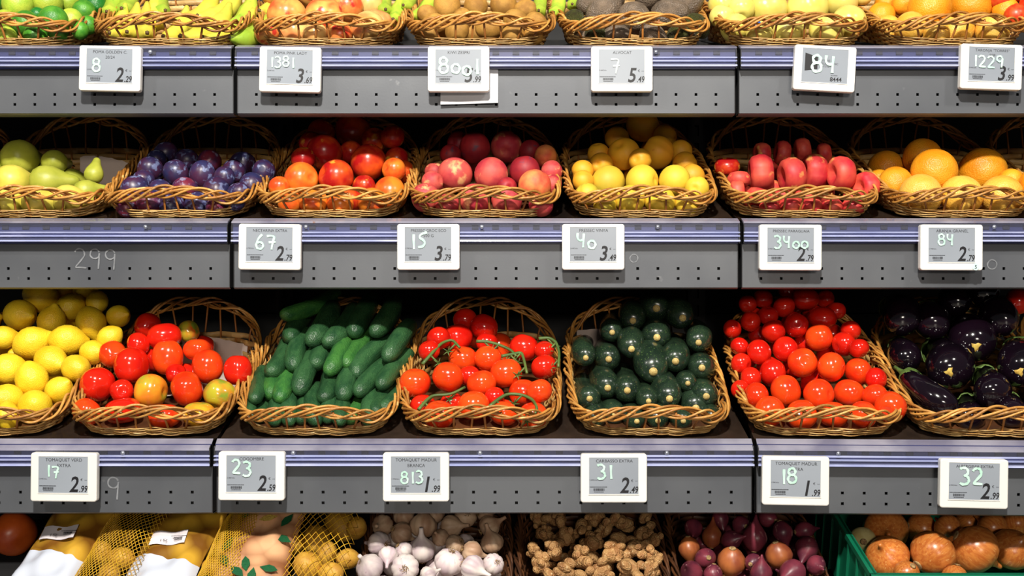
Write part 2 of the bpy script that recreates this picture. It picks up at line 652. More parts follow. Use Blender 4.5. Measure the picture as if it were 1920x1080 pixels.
G['avocado'] = [revmesh('avocado', [(0, -.52), (.12, -.51), (.3, -.42), (.44, -.24), (.5, -.02), (.46, .2), (.38, .4), (.29, .56), (.18, .68), (.07, .73), (0, .74)], 26, lumpy(.03, 3, s)) for s in (1, 2)]
G['potato'] = [revmesh('potato', prof_sphere(14, .92, 1.2), 20, lumpy(.06, 2, s)) for s in (1, 2, 3)]
G['onion'] = [revmesh('onion', [(0, -.47), (.05, -.47), (.14, -.44), (.3, -.36), (.44, -.2), (.5, -.02), (.47, .15), (.36, .3), (.2, .4), (.1, .46), (.06, .54), (.05, .62), (.03, .66), (0, .66)], 28, lumpy(.015, 3, s)) for s in (1, 2)]
G['shallot'] = [revmesh('shallot', [(0, -.5), (.05, -.5), (.16, -.45), (.32, -.32), (.44, -.12), (.47, .05), (.4, .25), (.27, .42), (.15, .58), (.07, .75), (.04, .88), (0, .9)], 22, lumpy(.05, 2, s)) for s in (1, 2)]


def clove(a, i, r, z):
    return r * (1 - .07 * (0.5 + 0.5 * math.cos(9 * a)) ** 4 * (1 if -.42 < z < .36 else .3)), z


G['garlic'] = [revmesh('garlic', [(0, -.40), (.1, -.41), (.25, -.38), (.40, -.27), (.49, -.08), (.48, .08), (.38, .24), (.24, .36), (.14, .46), (.09, .58), (.075, .72), (.07, .8), (0, .8)], 45, clove)]
# cucumbers and courgettes: along +z from near end (z=0), unit diameter, proportion built in
def long_mesh(name, prof, bend, ns=22, mod=None):
    m = MB()
    m.rev(prof, ns, mod)
    L = max(p[1] for p in prof)
    m.v = [(x + bend * 4 * (z / L) * (1 - z / L), y, z) for x, y, z in m.v]
    return m.mesh(name)


def ribs(k, amp):
    return lambda a, i, r, z: (r * (1 + amp * math.cos(k * a)), z)


cuc = [(0, -.02), (.1, 0), (.22, .06), (.34, .2), (.43, .45), (.48, .9), (.5, 1.6), (.5, 2.6), (.48, 3.4), (.44, 4.0), (.36, 4.35), (.2, 4.55), (.08, 4.62), (0, 4.63)]
G['cucumber'] = [long_mesh('cucumber', cuc, b, 24, ribs(8, .018)) for b in (0.12, -0.25, 0.32)]
zuc = [(0, 0), (.14, .0), (.28, .05), (.4, .2), (.48, .5), (.5, .85), (.47, 1.5), (.43, 2.2), (.40, 3.0), (.36, 3.5), (.25, 3.75), (0, 3.8)]
G['zucchini'] = [long_mesh('courgette', zuc, b, 24, ribs(6, .015)) for b in (0.05, -0.15, 0.2)]
egg = [(0, 0), (.14, .01), (.28, .07), (.41, .22), (.49, .5), (.5, .75), (.46, 1.1), (.40, 1.5), (.34, 1.85), (.27, 2.1), (.15, 2.22), (0, 2.25)]
G['eggplant'] = [long_mesh('aubergine', egg, b, 28) for b in (0.0, 0.15)]
ban = MB()
npt = 22
pts, rad = [], []
for i in range(npt):
    s_ = i / (npt - 1)
    ang = (s_ - .5) * 1.35
    pts.append((2.9 * (math.cos(ang) - math.cos(.675)), 0, 2.9 * (math.sin(ang) + math.sin(.675))))
    r_ = .5 * min(1, (0.24 + 3.2 * s_) if s_ < .24 else 1, (0.22 + 2.6 * (1 - s_)) if s_ > .7 else 1)
    rad.append(max(.09, r_))
ban.tube(pts, rad, 6, False, up=(0, 1, 0))
G['banana'] = [ban.mesh('banana')]
sm = G['banana'][0].copy()
BAN_L = pts[-1][2]


def blob_mesh(name, blobs, ns=12):
    m = MB()
    for (x, y, z, rx, ry, rz, seed) in blobs:
        m.rev(prof_sphere(8, 2 * rx, 2 * rz), ns, lumpy(.06, 3, seed), (x, y, z), (1, ry / rx, 1))
    return m.mesh(name)


def ginger(seed):
    r = random.Random(seed)
    bl = [(0, 0, 0, .3, .26, .42, seed)]
    for i in range(r.randint(4, 6)):
        a = r.uniform(0, 6.28)
        z = r.uniform(-.35, .4)
        d = r.uniform(.28, .42)
        q = r.uniform(.13, .22)
        bl.append((d * math.cos(a), d * .7 * math.sin(a), z, q, q * .9, q * r.uniform(1.0, 1.6), seed + i))
    bl.append((r.uniform(-.2, .2), 0, .6, .2, .18, .3, seed + 9))
    return blob_mesh('ginger', bl)


G['ginger'] = [ginger(s) for s in (1, 2, 3, 4, 5)]
# small parts
m = MB()
m.tube([(0, 0, .36), (.01, 0, .46), (.04, .01, .56)], [.022, .018, .026], 6)
P_stem = m.mesh('stem')
m = MB()
m.tube([(0, 0, .90), (.02, 0, 1.0), (.07, .02, 1.2)], [.035, .025, .03], 6)
P_pstem = m.mesh('stem')
m = MB()
for k in range(5):
    a = k * 1.2566
    c_, s_ = math.cos(a), math.sin(a)
    m.tube([(0, 0, .40), (.12 * c_, .12 * s_, .435), (.24 * c_, .24 * s_, .44), (.33 * c_, .33 * s_, .48)], [.03, .035, .025, .006], 5, False, flat=.5)
m.tube([(0, 0, .38), (0, 0, .46), (.03, .02, .56)], [.04, .03, .028], 6)
P_calyx = m.mesh('calyx')
m = MB()
m.rev([(0, -.05), (.09, -.05), (.12, -.02), (.115, .03), (0, .05)], 10)
P_stub = m.mesh('stem_stub')
m = MB()
m.rev([(0, 2.62), (.05, 2.62), (.07, 2.4), (.11, 2.27), (.30, 2.14), (.36, 1.95), (.36, 1.80), (.33, 1.86), (.28, 2.05), (0, 2.1)], 20,
      lambda a, i, r, z: (r, z - (.22 * max(0, math.cos(5 * a)) if i in (5, 6, 7) else 0)))
P_ecalyx = m.mesh('calyx')
m = MB()
m.rev([(0, .0), (.045, .002), (.09, -.012), (.095, -.02)], 9, lambda a, i, r, z: (r * (1 + .35 * math.sin(3 * a + 1)), z))
P_scar = m.mesh('blossom_scar')
m = MB()
m.rev([(0, -.508), (.09, -.505), (.12, -.492), (.10, -.47), (0, -.46)], 14, lambda a, i, r, z: (r * (1 + .25 * math.sin(7 * a)), z))
P_roots = m.mesh('root_plate')
m = MB()
for k in range(14):
    a = k * 2.4
    q = .03 + .05 * (k % 3) / 2
    m.tube([(q * math.cos(a), q * math.sin(a), -.40), (1.5 * q * math.cos(a), 1.5 * q * math.sin(a), -.47), (2 * q * math.cos(a + .4), 2 * q * math.sin(a + .4), -.5)], .012, 4)
P_hair = m.mesh('roots')
m = MB()
m.rev([(0, .512), (.1, .508), (.15, .492), (.15, .486)], 16)
P_sticker = m.mesh('sticker')

# produce skins
S = {}
S['lime'] = mat('lime_green_skin', rgb(92, 160, 48), rgb(60, 130, 38), rgb(130, 185, 70), rough=0.35, scale=3, bump=.15, bscale=30)
S['limey'] = mat('yellow_lime_skin', rgb(190, 205, 70), rgb(160, 190, 60), rgb(205, 205, 80), rough=0.35, scale=3, bump=.15, bscale=30)
S['limed'] = mat('deep_green_lime_skin', rgb(30, 110, 40), rgb(40, 125, 40), rough=0.3, scale=3, bump=.15, bscale=30)
S['banana'] = mat('yellow_banana_skin', rgb(232, 208, 70), rgb(214, 208, 80), rgb(190, 190, 70), rough=0.42, scale=1.2, c3scale=3, c3lo=.62)
S['bananag'] = mat('green_banana_skin', rgb(160, 196, 60), rgb(190, 206, 70), rgb(120, 170, 50), rough=0.4, scale=1.2, c3scale=3)
S['pink'] = mat('red_blushed_apple_skin', rgb(222, 96, 50), rgb(232, 178, 90), rgb(200, 50, 40), rough=0.28, scale=1.8, c3scale=2.5, c3lo=.56)
S['pinkp'] = mat('pale_blushed_apple_skin', rgb(238, 200, 120), rgb(230, 140, 80), rough=0.28, scale=1.6)
S['kiwi'] = mat('brown_kiwi_skin', rgb(198, 148, 66), rgb(166, 118, 48), rgb(140, 98, 40), rough=0.62, scale=3, c3scale=60, c3lo=.58, bump=.3, bscale=90)
S['avo'] = mat('dark_pebbled_avocado_skin', rgb(128, 110, 92), rgb(100, 86, 72), rgb(150, 132, 104), rough=0.42, scale=3, c3scale=30, bump=.45, bscale=26)
S['avog'] = mat('greenish_avocado_skin', rgb(96, 100, 50), rgb(78, 74, 46), rgb(120, 120, 70), rough=0.42, scale=3, c3scale=30, bump=.9, bscale=26)
S['golden'] = mat('golden_apple_skin', rgb(236, 220, 120), rgb(222, 206, 96), rgb(236, 196, 120), rough=0.28, scale=1.8, c3scale=3, c3lo=.64)
S['orange'] = mat('orange_peel', rgb(246, 168, 40), rgb(240, 148, 24), rough=0.36, scale=2, bump=.22, bscale=34)
S['orangep'] = mat('pale_orange_peel', rgb(248, 200, 90), rgb(246, 178, 60), rough=0.36, scale=2, bump=.22, bscale=34)
S['pear'] = mat('green_pear_skin', rgb(186, 188, 72), rgb(166, 172, 58), rgb(140, 126, 50), rough=0.4, scale=2, c3scale=50, c3lo=.66, bump=.06, bscale=60)
S['peary'] = mat('yellow_pear_skin', rgb(224, 206, 90), rgb(204, 194, 76), rgb(160, 130, 50), rough=0.4, scale=2, c3scale=50, c3lo=.68)
S['plum'] = mat('blue_bloomed_plum_skin', rgb(44, 44, 84), rgb(70, 34, 62), rgb(112, 120, 160), rough=0.36, scale=2, c3scale=4.5, c3lo=.55)
S['plumr'] = mat('reddish_plum_skin', rgb(120, 38, 58), rgb(66, 40, 76), rgb(140, 130, 160), rough=0.36, scale=2, c3scale=4.5, c3lo=.57)
S['nect'] = mat('red_nectarine_skin', rgb(176, 26, 26), rgb(226, 90, 30), rgb(242, 170, 60), rough=0.27, scale=1.6, lo=.45, hi=.65, c3scale=2.2, c3lo=.6)
S['necto'] = mat('orange_nectarine_skin', rgb(240, 140, 44), rgb(226, 76, 30), rough=0.28, scale=1.6)
S['peach'] = mat('pink_fuzzy_peach_skin', rgb(216, 92, 80), rgb(176, 42, 58), rgb(240, 176, 118), rough=0.6, scale=1.9, c3scale=2.4, c3lo=.58, bump=.05, bscale=150)
S['peachd'] = mat('dark_red_peach_skin', rgb(140, 24, 40), rgb(176, 40, 46), rgb(96, 60, 84), rough=0.55, scale=1.8, c3scale=2.4, c3lo=.6)
S['peacho'] = mat('orange_peach_skin', rgb(240, 150, 84), rgb(220, 82, 60), rough=0.6, scale=1.8)
S['ypeach'] = mat('yellow_peach_skin', rgb(238, 180, 44), rgb(232, 164, 40), rgb(204, 108, 36), rough=0.55, scale=2, c3scale=3, c3lo=.66)
S['ypeachg'] = mat('lemon_yellow_peach_skin', rgb(236, 196, 58), rgb(206, 184, 54), rgb(234, 146, 50), rough=0.55, scale=2, c3scale=3, c3lo=.66)
S['flat'] = mat('red_flat_peach_skin', rgb(196, 40, 52), rgb(226, 92, 70), rgb(242, 176, 96), rough=0.52, scale=1.8, c3scale=2.4, c3lo=.6)
S['lemon'] = mat('lemon_peel', rgb(248, 214, 50), rgb(240, 196, 34), rough=0.36, scale=2, bump=.2, bscale=30)
S['tomr'] = mat('red_tomato_skin', rgb(226, 38, 18), rgb(206, 24, 14), rough=0.16, scale=1.5, coat=.3)
S['tomo'] = mat('orange_red_tomato_skin', rgb(240, 76, 22), rgb(230, 52, 18), rough=0.16, scale=1.5, coat=.3)
S['tomy'] = mat('yellow_turning_tomato_skin', rgb(236, 176, 44), rgb(228, 120, 36), rgb(170, 176, 50), rough=0.18, scale=1.4, c3scale=1.6, c3lo=.56, coat=.3)
S['tomg'] = mat('green_shouldered_tomato_skin', rgb(196, 186, 50), rgb(226, 110, 36), rgb(140, 160, 50), rough=0.18, scale=1.2, c3scale=1.6, c3lo=.5, coat=.3)
S['cuc'] = mat('green_cucumber_skin', rgb(52, 92, 54), rgb(34, 70, 42), rgb(120, 146, 100), rough=0.36, scale=1.6, c3scale=22, c3lo=.66, stretch=(1.5, 1.5, .5), bump=.25, bscale=12)
S['cucl'] = mat('bright_green_cucumber_skin', rgb(66, 122, 54), rgb(42, 94, 46), rgb(140, 168, 110), rough=0.36, scale=1.6, c3scale=22, c3lo=.68, stretch=(1.5, 1.5, .5), bump=.25, bscale=12)
S['zuc'] = mat('dark_courgette_skin', rgb(38, 56, 40), rgb(27, 42, 32), rgb(84, 112, 62), rough=0.26, scale=2, c3scale=26, c3lo=.6, coat=.2)
S['egg'] = mat('black_purple_aubergine_skin', rgb(22, 10, 21), rgb(13, 7, 14), rough=0.13, scale=1, coat=.6)
S['garlic'] = mat('white_purple_garlic_skin', rgb(226, 214, 208), rgb(196, 176, 182), rgb(158, 120, 140), rough=0.5, scale=2.2, c3scale=5, c3lo=.62, stretch=(1, 1, .35))
S['garlicb'] = mat('tan_garlic_skin', rgb(206, 176, 146), rgb(176, 138, 110), rough=0.5, scale=2.2, stretch=(1, 1, .35))
S['ginger'] = mat('tan_ginger_skin', rgb(190, 146, 92), rgb(160, 112, 66), rgb(214, 180, 130), rough=0.6, scale=4, c3scale=9, c3lo=.6, bump=.5, bscale=14)
S['shal'] = mat('purple_shallot_skin', rgb(128, 52, 66), rgb(92, 38, 54), rgb(176, 120, 120), rough=0.36, scale=2, c3scale=4, c3lo=.62, stretch=(1, 1, .3))
S['shalo'] = mat('copper_shallot_skin', rgb(178, 104, 56), rgb(140, 70, 44), rough=0.36, scale=2, stretch=(1, 1, .3))
S['onion'] = mat('golden_onion_skin', rgb(208, 128, 60), rgb(186, 100, 44), rgb(222, 158, 92), rough=0.28, scale=7, c3scale=12, c3lo=.6, stretch=(2.5, 2.5, .12))
S['onionp'] = mat('pale_onion_skin', rgb(214, 200, 140), rgb(196, 176, 110), rough=0.35, scale=2, stretch=(1.6, 1.6, .3))
S['potato'] = mat('yellow_potato_skin', rgb(204, 158, 60), rgb(180, 130, 44), rgb(130, 90, 36), rough=0.55, scale=2.5, c3scale=18, c3lo=.68, bump=.15, bscale=20)
S['squash'] = mat('orange_squash_skin', rgb(206, 92, 30), rgb(180, 70, 24), rough=0.35, scale=2)
M_gstem = mat('green_vine', rgb(96, 120, 56), rgb(70, 96, 44), rough=0.5, scale=20)
M_bstem = mat('brown_fruit_stem', rgb(96, 70, 40), rough=0.6)
M_stub = mat('cream_cut_stem', rgb(214, 190, 120), rgb(180, 150, 86), rough=0.6, scale=30)
M_scar = mat('yellow_blossom_scar', rgb(220, 190, 90), rgb(180, 140, 60), rough=0.6, scale=12)
M_root = mat('dry_root_fibre', rgb(178, 146, 96), rgb(120, 92, 60), rough=0.8, scale=12)
M_stkb = mat('blue_fruit_sticker', rgb(40, 96, 190), rgb(230, 236, 246), rough=0.35, scale=9, lo=.5, hi=.52)

# ---------------------------------------------------------------- placing produce on the sloping piles
def ray(px, py, y):
    return Vector(((px - 960) / F_PX * (CAM_D + y), y, (540 - py) / F_PX * (CAM_D + y)))


def row_geo(row, px):
    """front of the deck (y, z) under image column px"""
    if row == 4:
        return -0.22, -0.62, 0.0
    y0, z0 = ROWS[row]
    y, a = y0, 0.0
    for _ in range(4):
        y, a = line(row, (px - 960) / F_PX * (CAM_D + y + 0.05))
    return y, z0, a


def deck_z(row, px, y):
    y0, z0, _ = row_geo(row, px)
    if row == 4:
        return z0 + (y - y0) * t
    return z0 + max(0, (y - y0 - 0.05)) * t


SLOPE = {1: 0.8, 2: 0.8, 3: 0.8, 4: 0.36}


def pile_y(row, px, py):
    y0, z0, _ = row_geo(row, px)
    if row == 4:
        yf, zf = -0.11, -0.512
    else:
        yf, zf = y0 + 0.090, z0 + 0.046
    s = SLOPE[row]
    k = (540 - py) / F_PX
    y = (zf - s * yf - CAM_D * k) / (k - s)
    return min(max(y, y0 + 0.035), y0 + 0.40)


def aim(direction, roll=0.0):
    """rotation taking +z to direction"""
    q = Vector(direction).normalized().to_track_quat('Z', 'Y')
    return (q.to_matrix() @ Matrix.Rotation(roll, 3, 'Z')).to_euler()


ADJ = {'lime': 'green', 'limey': 'yellow-green', 'limed': 'deep green', 'pink': 'red-blushed', 'pinkp': 'pale blushed', 'kiwi': 'brown',
       'avo': 'dark pebbled', 'avog': 'greenish', 'golden': 'pale yellow', 'orange': 'bright', 'orangep': 'pale', 'pear': 'green',
       'peary': 'yellow', 'plum': 'blue-black', 'plumr': 'reddish', 'nect': 'dark red', 'necto': 'orange', 'peach': 'pink', 'peachd': 'dark red',
       'peacho': 'orange-pink', 'ypeach': 'golden', 'ypeachg': 'lemon-yellow', 'flat': 'red', 'lemon': 'yellow', 'tomr': 'red',
       'tomo': 'orange-red', 'tomy': 'yellow-turning', 'tomg': 'green-shouldered', 'cuc': 'dark green', 'cucl': 'bright green', 'zuc': 'dark green',
       'egg': 'glossy black-purple', 'garlic': 'white', 'garlicb': 'tan', 'ginger': 'tan', 'shal': 'purple', 'shalo': 'copper',
       'onion': 'golden', 'onionp': 'pale', 'potato': 'yellow', 'squash': 'orange', 'banana': 'yellow', 'bananag': 'green'}
rnd = random.Random(11)


def band_labels(items, thing, place):
    """items: list of dict px,py,d,adj,obj -> unique labels by layer and place in the layer"""
    its = sorted(items, key=lambda i: i['py'])
    bands = []
    for i in its:
        if bands and i['py'] - bands[-1][0]['py'] < 0.55 * max(28, min(i['d'], 60)):
            bands[-1].append(i)
        else:
            bands.append([i])
    for bi, b in enumerate(bands):
        b.sort(key=lambda i: i['px'])
        lay = 'single layer' if len(bands) == 1 else ('top layer' if bi == 0 else ('bottom layer' if bi == len(bands) - 1 else '%s layer down' % ORD[bi]))
        for k, i in enumerate(b):
            if len(b) == 1:
                w = 'alone in its layer'
            elif k == 0:
                w = 'leftmost'
            elif k == len(b) - 1:
                w = 'rightmost'
            else:
                w = '%s from left' % ORD[k]
            i['obj']['label'] = '%s %s, %s, %s, %s' % (i['adj'], thing, w, lay, place)


def parts_for(kind, o, skin, i):
    if kind == 'apple' and (i % 3 == 0):
        obj('stem', P_stem, M_bstem, o)
        if skin == 'golden':
            obj('sticker', P_sticker, M_stkb, o, None, (1.1, 0, 0.6))
    elif kind == 'pear':
        obj('stem', P_pstem, M_bstem, o)
    elif kind == 'onion' or kind == 'shallot':
        obj('root_plate', P_roots, M_root, o)
    elif kind == 'garlic':
        obj('roots', P_hair, M_root, o)


def pile(row, kind, noun, name, default, items, place, filler=True, group=None, cat=None, upright=False, rolls=None):
    recs = []
    for it in items:
        px, py, d = it[:3]
        skin = it[3] if len(it) > 3 and it[3] else default
        h = it[4] if len(it) > 4 else d
        y = pile_y(row, px, py)
        opt = it[5] if len(it) > 5 else None
        recs.append(dict(px=px, py=py, d=d, h=h, skin=skin, y=y, opt=opt))

    def rad(r):
        return 0.5 * max(r['d'], r['h']) * (CAM_D + r['y']) / F_PX

    # keep clear of the deck, then separate neighbours in depth
    for r in recs:
        for _ in range(60):
            p = ray(r['px'], r['py'], r['y'])
            if p.z - deck_z(row, r['px'], r['y']) < rad(r) * 0.92 + 0.002 and r['y'] > row_geo(row, r['px'])[0] + 0.03:
                r['y'] -= 0.004
            else:
                break
    for _ in range(40):
        for a in range(len(recs)):
            for b in range(a):
                A, B = recs[a], recs[b]
                pa, pb = ray(A['px'], A['py'], A['y']), ray(B['px'], B['py'], B['y'])
                need = (min(A['d'], A['h']) + min(B['d'], B['h'])) * 0.5 / F_PX * (CAM_D + A['y']) * 0.96
                dv = pa - pb
                dist = dv.length
                if dist < need:
                    lat2 = dv.x ** 2 + dv.z ** 2
                    want = math.sqrt(max(0, need ** 2 - lat2))
                    up, lo = (A, B) if (A['py'], A['y']) < (B['py'], B['y']) else (B, A)
                    if up['y'] < lo['y'] - 0.01:
                        up, lo = lo, up
                    gap = (want - abs(dv.y)) * 0.5 * 0.5
                    y0 = row_geo(row, up['px'])[0]
                    up['y'] = min(up['y'] + gap, y0 + 0.42)
                    lo['y'] = max(lo['y'] - gap, y0 + (0.042 if row != 4 else 0.03) + rad(lo))
    out = []
    for r in recs:
        y0 = row_geo(row, r['px'])[0]
        r['y'] = max(r['y'], y0 + (0.042 if row != 4 else 0.03) + rad(r))
    # settle: small sideways nudges until neighbours only touch
    for r in recs:
        sc = (CAM_D + r['y']) / F_PX
        r['p'] = ray(r['px'], r['py'], r['y'])
        r['p'].z = max(r['p'].z, deck_z(row, r['px'], r['y']) + 0.004 + 0.46 * min(r['d'], r['h']) * sc)
        r['o'] = r['p'].copy()
        r['r'] = 0.25 * (r['d'] + r['h']) * sc
    for _ in range(60):
        for a in range(len(recs)):
            for b in range(a):
                A, B = recs[a], recs[b]
                dv = A['p'] - B['p']
                need = (A['r'] + B['r']) * 0.97
                l = dv.length
                if 1e-6 < l < need:
                    dv *= (need - l) * 0.4 / l
                    A['p'] += dv
                    B['p'] -= dv
        for r in recs:
            mv = r['p'] - r['o']
            lim = 0.55 * r['r']
            mv.x = max(-lim, min(lim, mv.x))
            mv.z = max(-lim, min(lim, mv.z))
            r['p'] = r['o'] + mv
            y0 = row_geo(row, r['px'])[0]
            r['p'].y = min(max(r['p'].y, y0 + (0.042 if row != 4 else 0.03) + r['r']), y0 + 0.425)
            r['p'].z = max(r['p'].z, deck_z(row, r['px'], r['p'].y) + 0.004 + 0.92 * r['r'])
            r['y'] = r['p'].y
    for i, r in enumerate(recs):
        me = G[kind][i % len(G[kind])]
        sc = (CAM_D + r['y']) / F_PX
        w, h = r['d'] * sc, r['h'] * sc
        p = r['p']
        if r['opt'] is not None and kind in ('pear', 'garlic', 'onion', 'shallot', 'ginger', 'avocado'):
            dx, dy, dz = r['opt']
            rot = aim((dx, dy, dz), rnd.uniform(0, 6.28))
            scl = (w, w, w)
        elif kind == 'flatpeach':
            # flat peaches stand on edge, side by side
            dm = max(w, h)
            rot = (Matrix.Rotation(rnd.uniform(-.15, .15) + (0.3 if r['px'] > 1560 else 0), 3, 'Z') @ Matrix.Rotation(math.pi / 2 + rnd.uniform(-.15, .15), 3, 'Y') @
                   Matrix.Rotation(rnd.uniform(0, 6.28), 3, 'Z')).to_euler()
            if h < w * 0.95:
                rot = (rnd.uniform(-.5, .2), rnd.uniform(-.3, .3), rnd.uniform(0, 6.28))
            scl = (dm, dm, dm)
        elif r['h'] != r['d']:
            rot = (rnd.uniform(-.15, .15), rnd.uniform(-.1, .1), rnd.uniform(0, 6.28))
            scl = (w, w, h * 1.06)
        elif upright:
            rot = (rnd.uniform(-.7, .3), rnd.uniform(-.5, .5), rnd.uniform(0, 6.28))
            scl = (w, w, w)
        else:
            rot = (rnd.uniform(0, 6.28), rnd.uniform(0, 6.28), rnd.uniform(0, 6.28))
            scl = (w, w, w)
        o = obj(name, me, S[r['skin']], None, p, rot, scl)
        parts_for(kind, o, r['skin'], i)
        tag(o, None, cat or noun, group or '%s pile' % noun)
        r.update(obj=o, adj=ADJ[r['skin']])
        out.append(r)
    band_labels(out, noun, place)
    if filler:
        fl = []
        s = SLOPE[row]
        n = Vector((0, s, -1)).normalized()
        for r in out:
            p = r['p']
            D = min(r['d'], r['h']) * (CAM_D + r['y']) / F_PX
            for side in (0.0, 0.5):
                q = p + n * D * 0.9 + Vector((side * D, 0, 0))
                dz = deck_z(row, r['px'], q.y)
                if q.z - dz < D * 0.46:
                    q.z = dz + D * 0.5
                cx = place_x.get(place)
                y0 = row_geo(row, r['px'])[0]
                if q.y > y0 + 0.41 or q.y < y0 + 0.06:
                    continue
                if cx is not None and abs(q.x - cx) > 0.118 - D * 0.35:
                    continue
                allp = [(a['p'], min(a['d'], a['h']) * (CAM_D + a['y']) / F_PX) for a in out] + fl
                if any((q - b).length < 0.49 * (D + db) for b, db in allp):
                    continue
                fl.append((q, D))
        for i, (q, D) in enumerate(fl):
            o = obj(name, G[kind][i % len(G[kind])], S[default], None, q, (rnd.uniform(0, 6), rnd.uniform(0, 6), rnd.uniform(0, 6)), (D, D, D))
            tag(o, '%s mostly hidden under the others, %s' % (noun, place), cat or noun, 'hidden ones in %s' % place)
    return out


def long_one(row, kind, name, skin, near, far, w, roll=0.0, i=0, min_tilt=None, dy=0.0):
    """elongated produce: near end at pixel near, running back towards pixel far"""
    yn = pile_y(row, *near) + dy
    a = ray(near[0], near[1], yn)
    if min_tilt is None:
        d = ray(far[0], far[1], max(pile_y(row, *far) + dy, yn + 0.01)) - a
    else:
        # runs back into the pile, rising min_tilt per unit depth, leaning the way the far end lies
        xk, zk = (near[0] - 960) / F_PX, (540 - near[1]) / F_PX
        d = Vector((xk + (min_tilt - zk) * (far[0] - near[0]) / max(8, near[1] - far[1]), 1, min_tilt))
    sc = w * (CAM_D + yn) / F_PX
    me = G[kind][i % len(G[kind])]
    a = a + d.normalized() * 0
    o = obj(name, me, S[skin], None, a, aim(d, roll), (sc, sc, sc))
    return o


place_x = {}


def basket_at(row, pxc, label, **k):
    y, z0, a = row_geo(row, pxc)
    y += 0.040
    X = (pxc - 960) / F_PX * (CAM_D + y)
    make_basket((X, y, z0 + 0.003), a, label, **k)
    return X


BASKETS = [
    (1, 0, 'lime basket'), (1, 305, 'banana basket'), (1, 607, 'blushed apple basket'), (1, 900, 'kiwi basket'), (1, 1195, 'avocado basket'),
    (1, 1497, 'yellow apple basket'), (1, 1800, 'upper shelf orange basket'),
    (2, -250, None), (2, 45, 'pear basket'), (2, 325, 'plum basket'), (2, 617, 'nectarine basket'), (2, 908, 'pink peach basket'), (2, 1208, 'yellow peach basket'),
    (2, 1515, 'flat peach basket'), (2, 1815, 'middle shelf orange basket'), (2, 2112, None),
    (3, -45, 'lemon basket'), (3, 272, 'mixed tomato basket'), (3, 588, 'cucumber basket'), (3, 900, 'vine tomato basket'), (3, 1224, 'courgette basket'),
    (3, 1550, 'plum tomato basket'), (3, 1868, 'aubergine basket'), (3, 2185, None)]
BL = {None: 'honey wicker basket cut off at the %s edge of the %s shelf'}
for row, pxc, nm in BASKETS:
    if nm is None:
        lab = 'honey wicker basket cut off at the far %s end of the %s shelf' % ('left' if pxc < 960 else 'right', RNAME[row])
    else:
        lab = 'honey wicker basket with braided arched rim holding the %s' % {
            'lime basket': 'limes', 'banana basket': 'bananas', 'blushed apple basket': 'red-blushed apples', 'kiwi basket': 'kiwis', 'avocado basket': 'avocados',
            'yellow apple basket': 'yellow apples', 'upper shelf orange basket': 'oranges on the upper shelf', 'pear basket': 'pears', 'plum basket': 'plums',
            'nectarine basket': 'nectarines', 'pink peach basket': 'pink peaches', 'yellow peach basket': 'yellow peaches', 'flat peach basket': 'flat peaches',
            'middle shelf orange basket': 'oranges on the middle shelf', 'lemon basket': 'lemons', 'mixed tomato basket': 'red and yellow mixed tomatoes',
            'cucumber basket': 'cucumbers', 'vine tomato basket': 'tomatoes on the vine', 'courgette basket': 'courgettes', 'plum tomato basket': 'heaped red tomatoes',
            'aubergine basket': 'aubergines'}[nm]
    X = basket_at(row, pxc, lab)
    if nm:
        place_x['the ' + nm] = X

# ---- upper shelf
pile(1, 'lime', 'lime', 'lime', 'lime', [(33, 10, 58, 'limey'), (88, 5, 60, 'limey'), (48, 45, 52), (102, 38, 54), (133, 36, 44, 'limey'), (157, 22, 44), (178, 10, 44, 'limed'),
     (8, 37, 40, 'limey'), (70, 28, 30, 'limed'), (127, 3, 44, 'limey'), (108, 57, 40), (165, 47, 36), (150, 57, 34), (66, 70, 44), (12, 70, 40, 'limey'), (-30, 40, 50), (-20, 5, 50)],
     'the lime basket')
pile(1, 'apple', 'apple', 'apple', 'pink', [(538, 30, 74), (607, 32, 74), (650, 14, 62), (690, 8, 54, 'pinkp'), (673, 56, 64, 'pinkp'), (706, 45, 56, 'pinkp'), (500, 62, 46), (563, 68, 56, 'pinkp'),
     (604, 70, 48, 'pinkp'), (636, 70, 48), (575, -15, 66), (520, -15, 60)], 'the blushed apple basket', upright=True)
pile(1, 'kiwi', 'kiwi', 'kiwi', 'kiwi', [(838, 10, 54), (892, 12, 48), (945, 12, 53), (815, 46, 46), (968, 40, 48), (1005, 43, 42), (857, 57, 48), (917, 52, 52), (802, 27, 38), (985, 18, 40), (867, 33, 38),
     (800, 62, 40), (962, 66, 42), (1000, 66, 40)], 'the kiwi basket')
pile(1, 'avocado', 'avocado', 'avocado', 'avo', [(1128, 25, 60), (1188, 33, 62), (1250, 28, 60), (1103, 8, 44), (1077, 37, 40, 'avog'), (1150, -4, 46), (1215, -6, 50), (1287, 12, 50), (1303, 47, 44, 'avog'),
     (1117, 66, 42, 'avog'), (1160, 68, 44), (1222, 68, 46), (1270, 66, 40, 'avog')], 'the avocado basket')
pile(1, 'apple', 'apple', 'apple', 'golden', [(1437, 18, 80), (1513, 16, 78), (1592, 42, 66), (1577, 5, 60), (1353, 10, 50), (1358, 33, 48), (1380, 52, 56), (1480, 66, 62), (1550, 66, 66),
     (1420, 62, 50), (1615, -8, 40), (1390, 18, 50)], 'the yellow apple basket', upright=True)
pile(1, 'orange', 'orange', 'orange', 'orange', [(1743, 18, 82), (1820, 12, 80), (1656, 33, 52), (1673, 54, 58, 'orangep'), (1712, 55, 58, 'orangep'), (1662, 8, 44), (1694, 8, 46), (1790, 64, 64, 'orangep'),
     (1860, 62, 64, 'orangep'), (1750, 72, 50, 'orangep'), (1885, 20, 50), (1780, -25, 60)], 'the upper shelf orange basket')
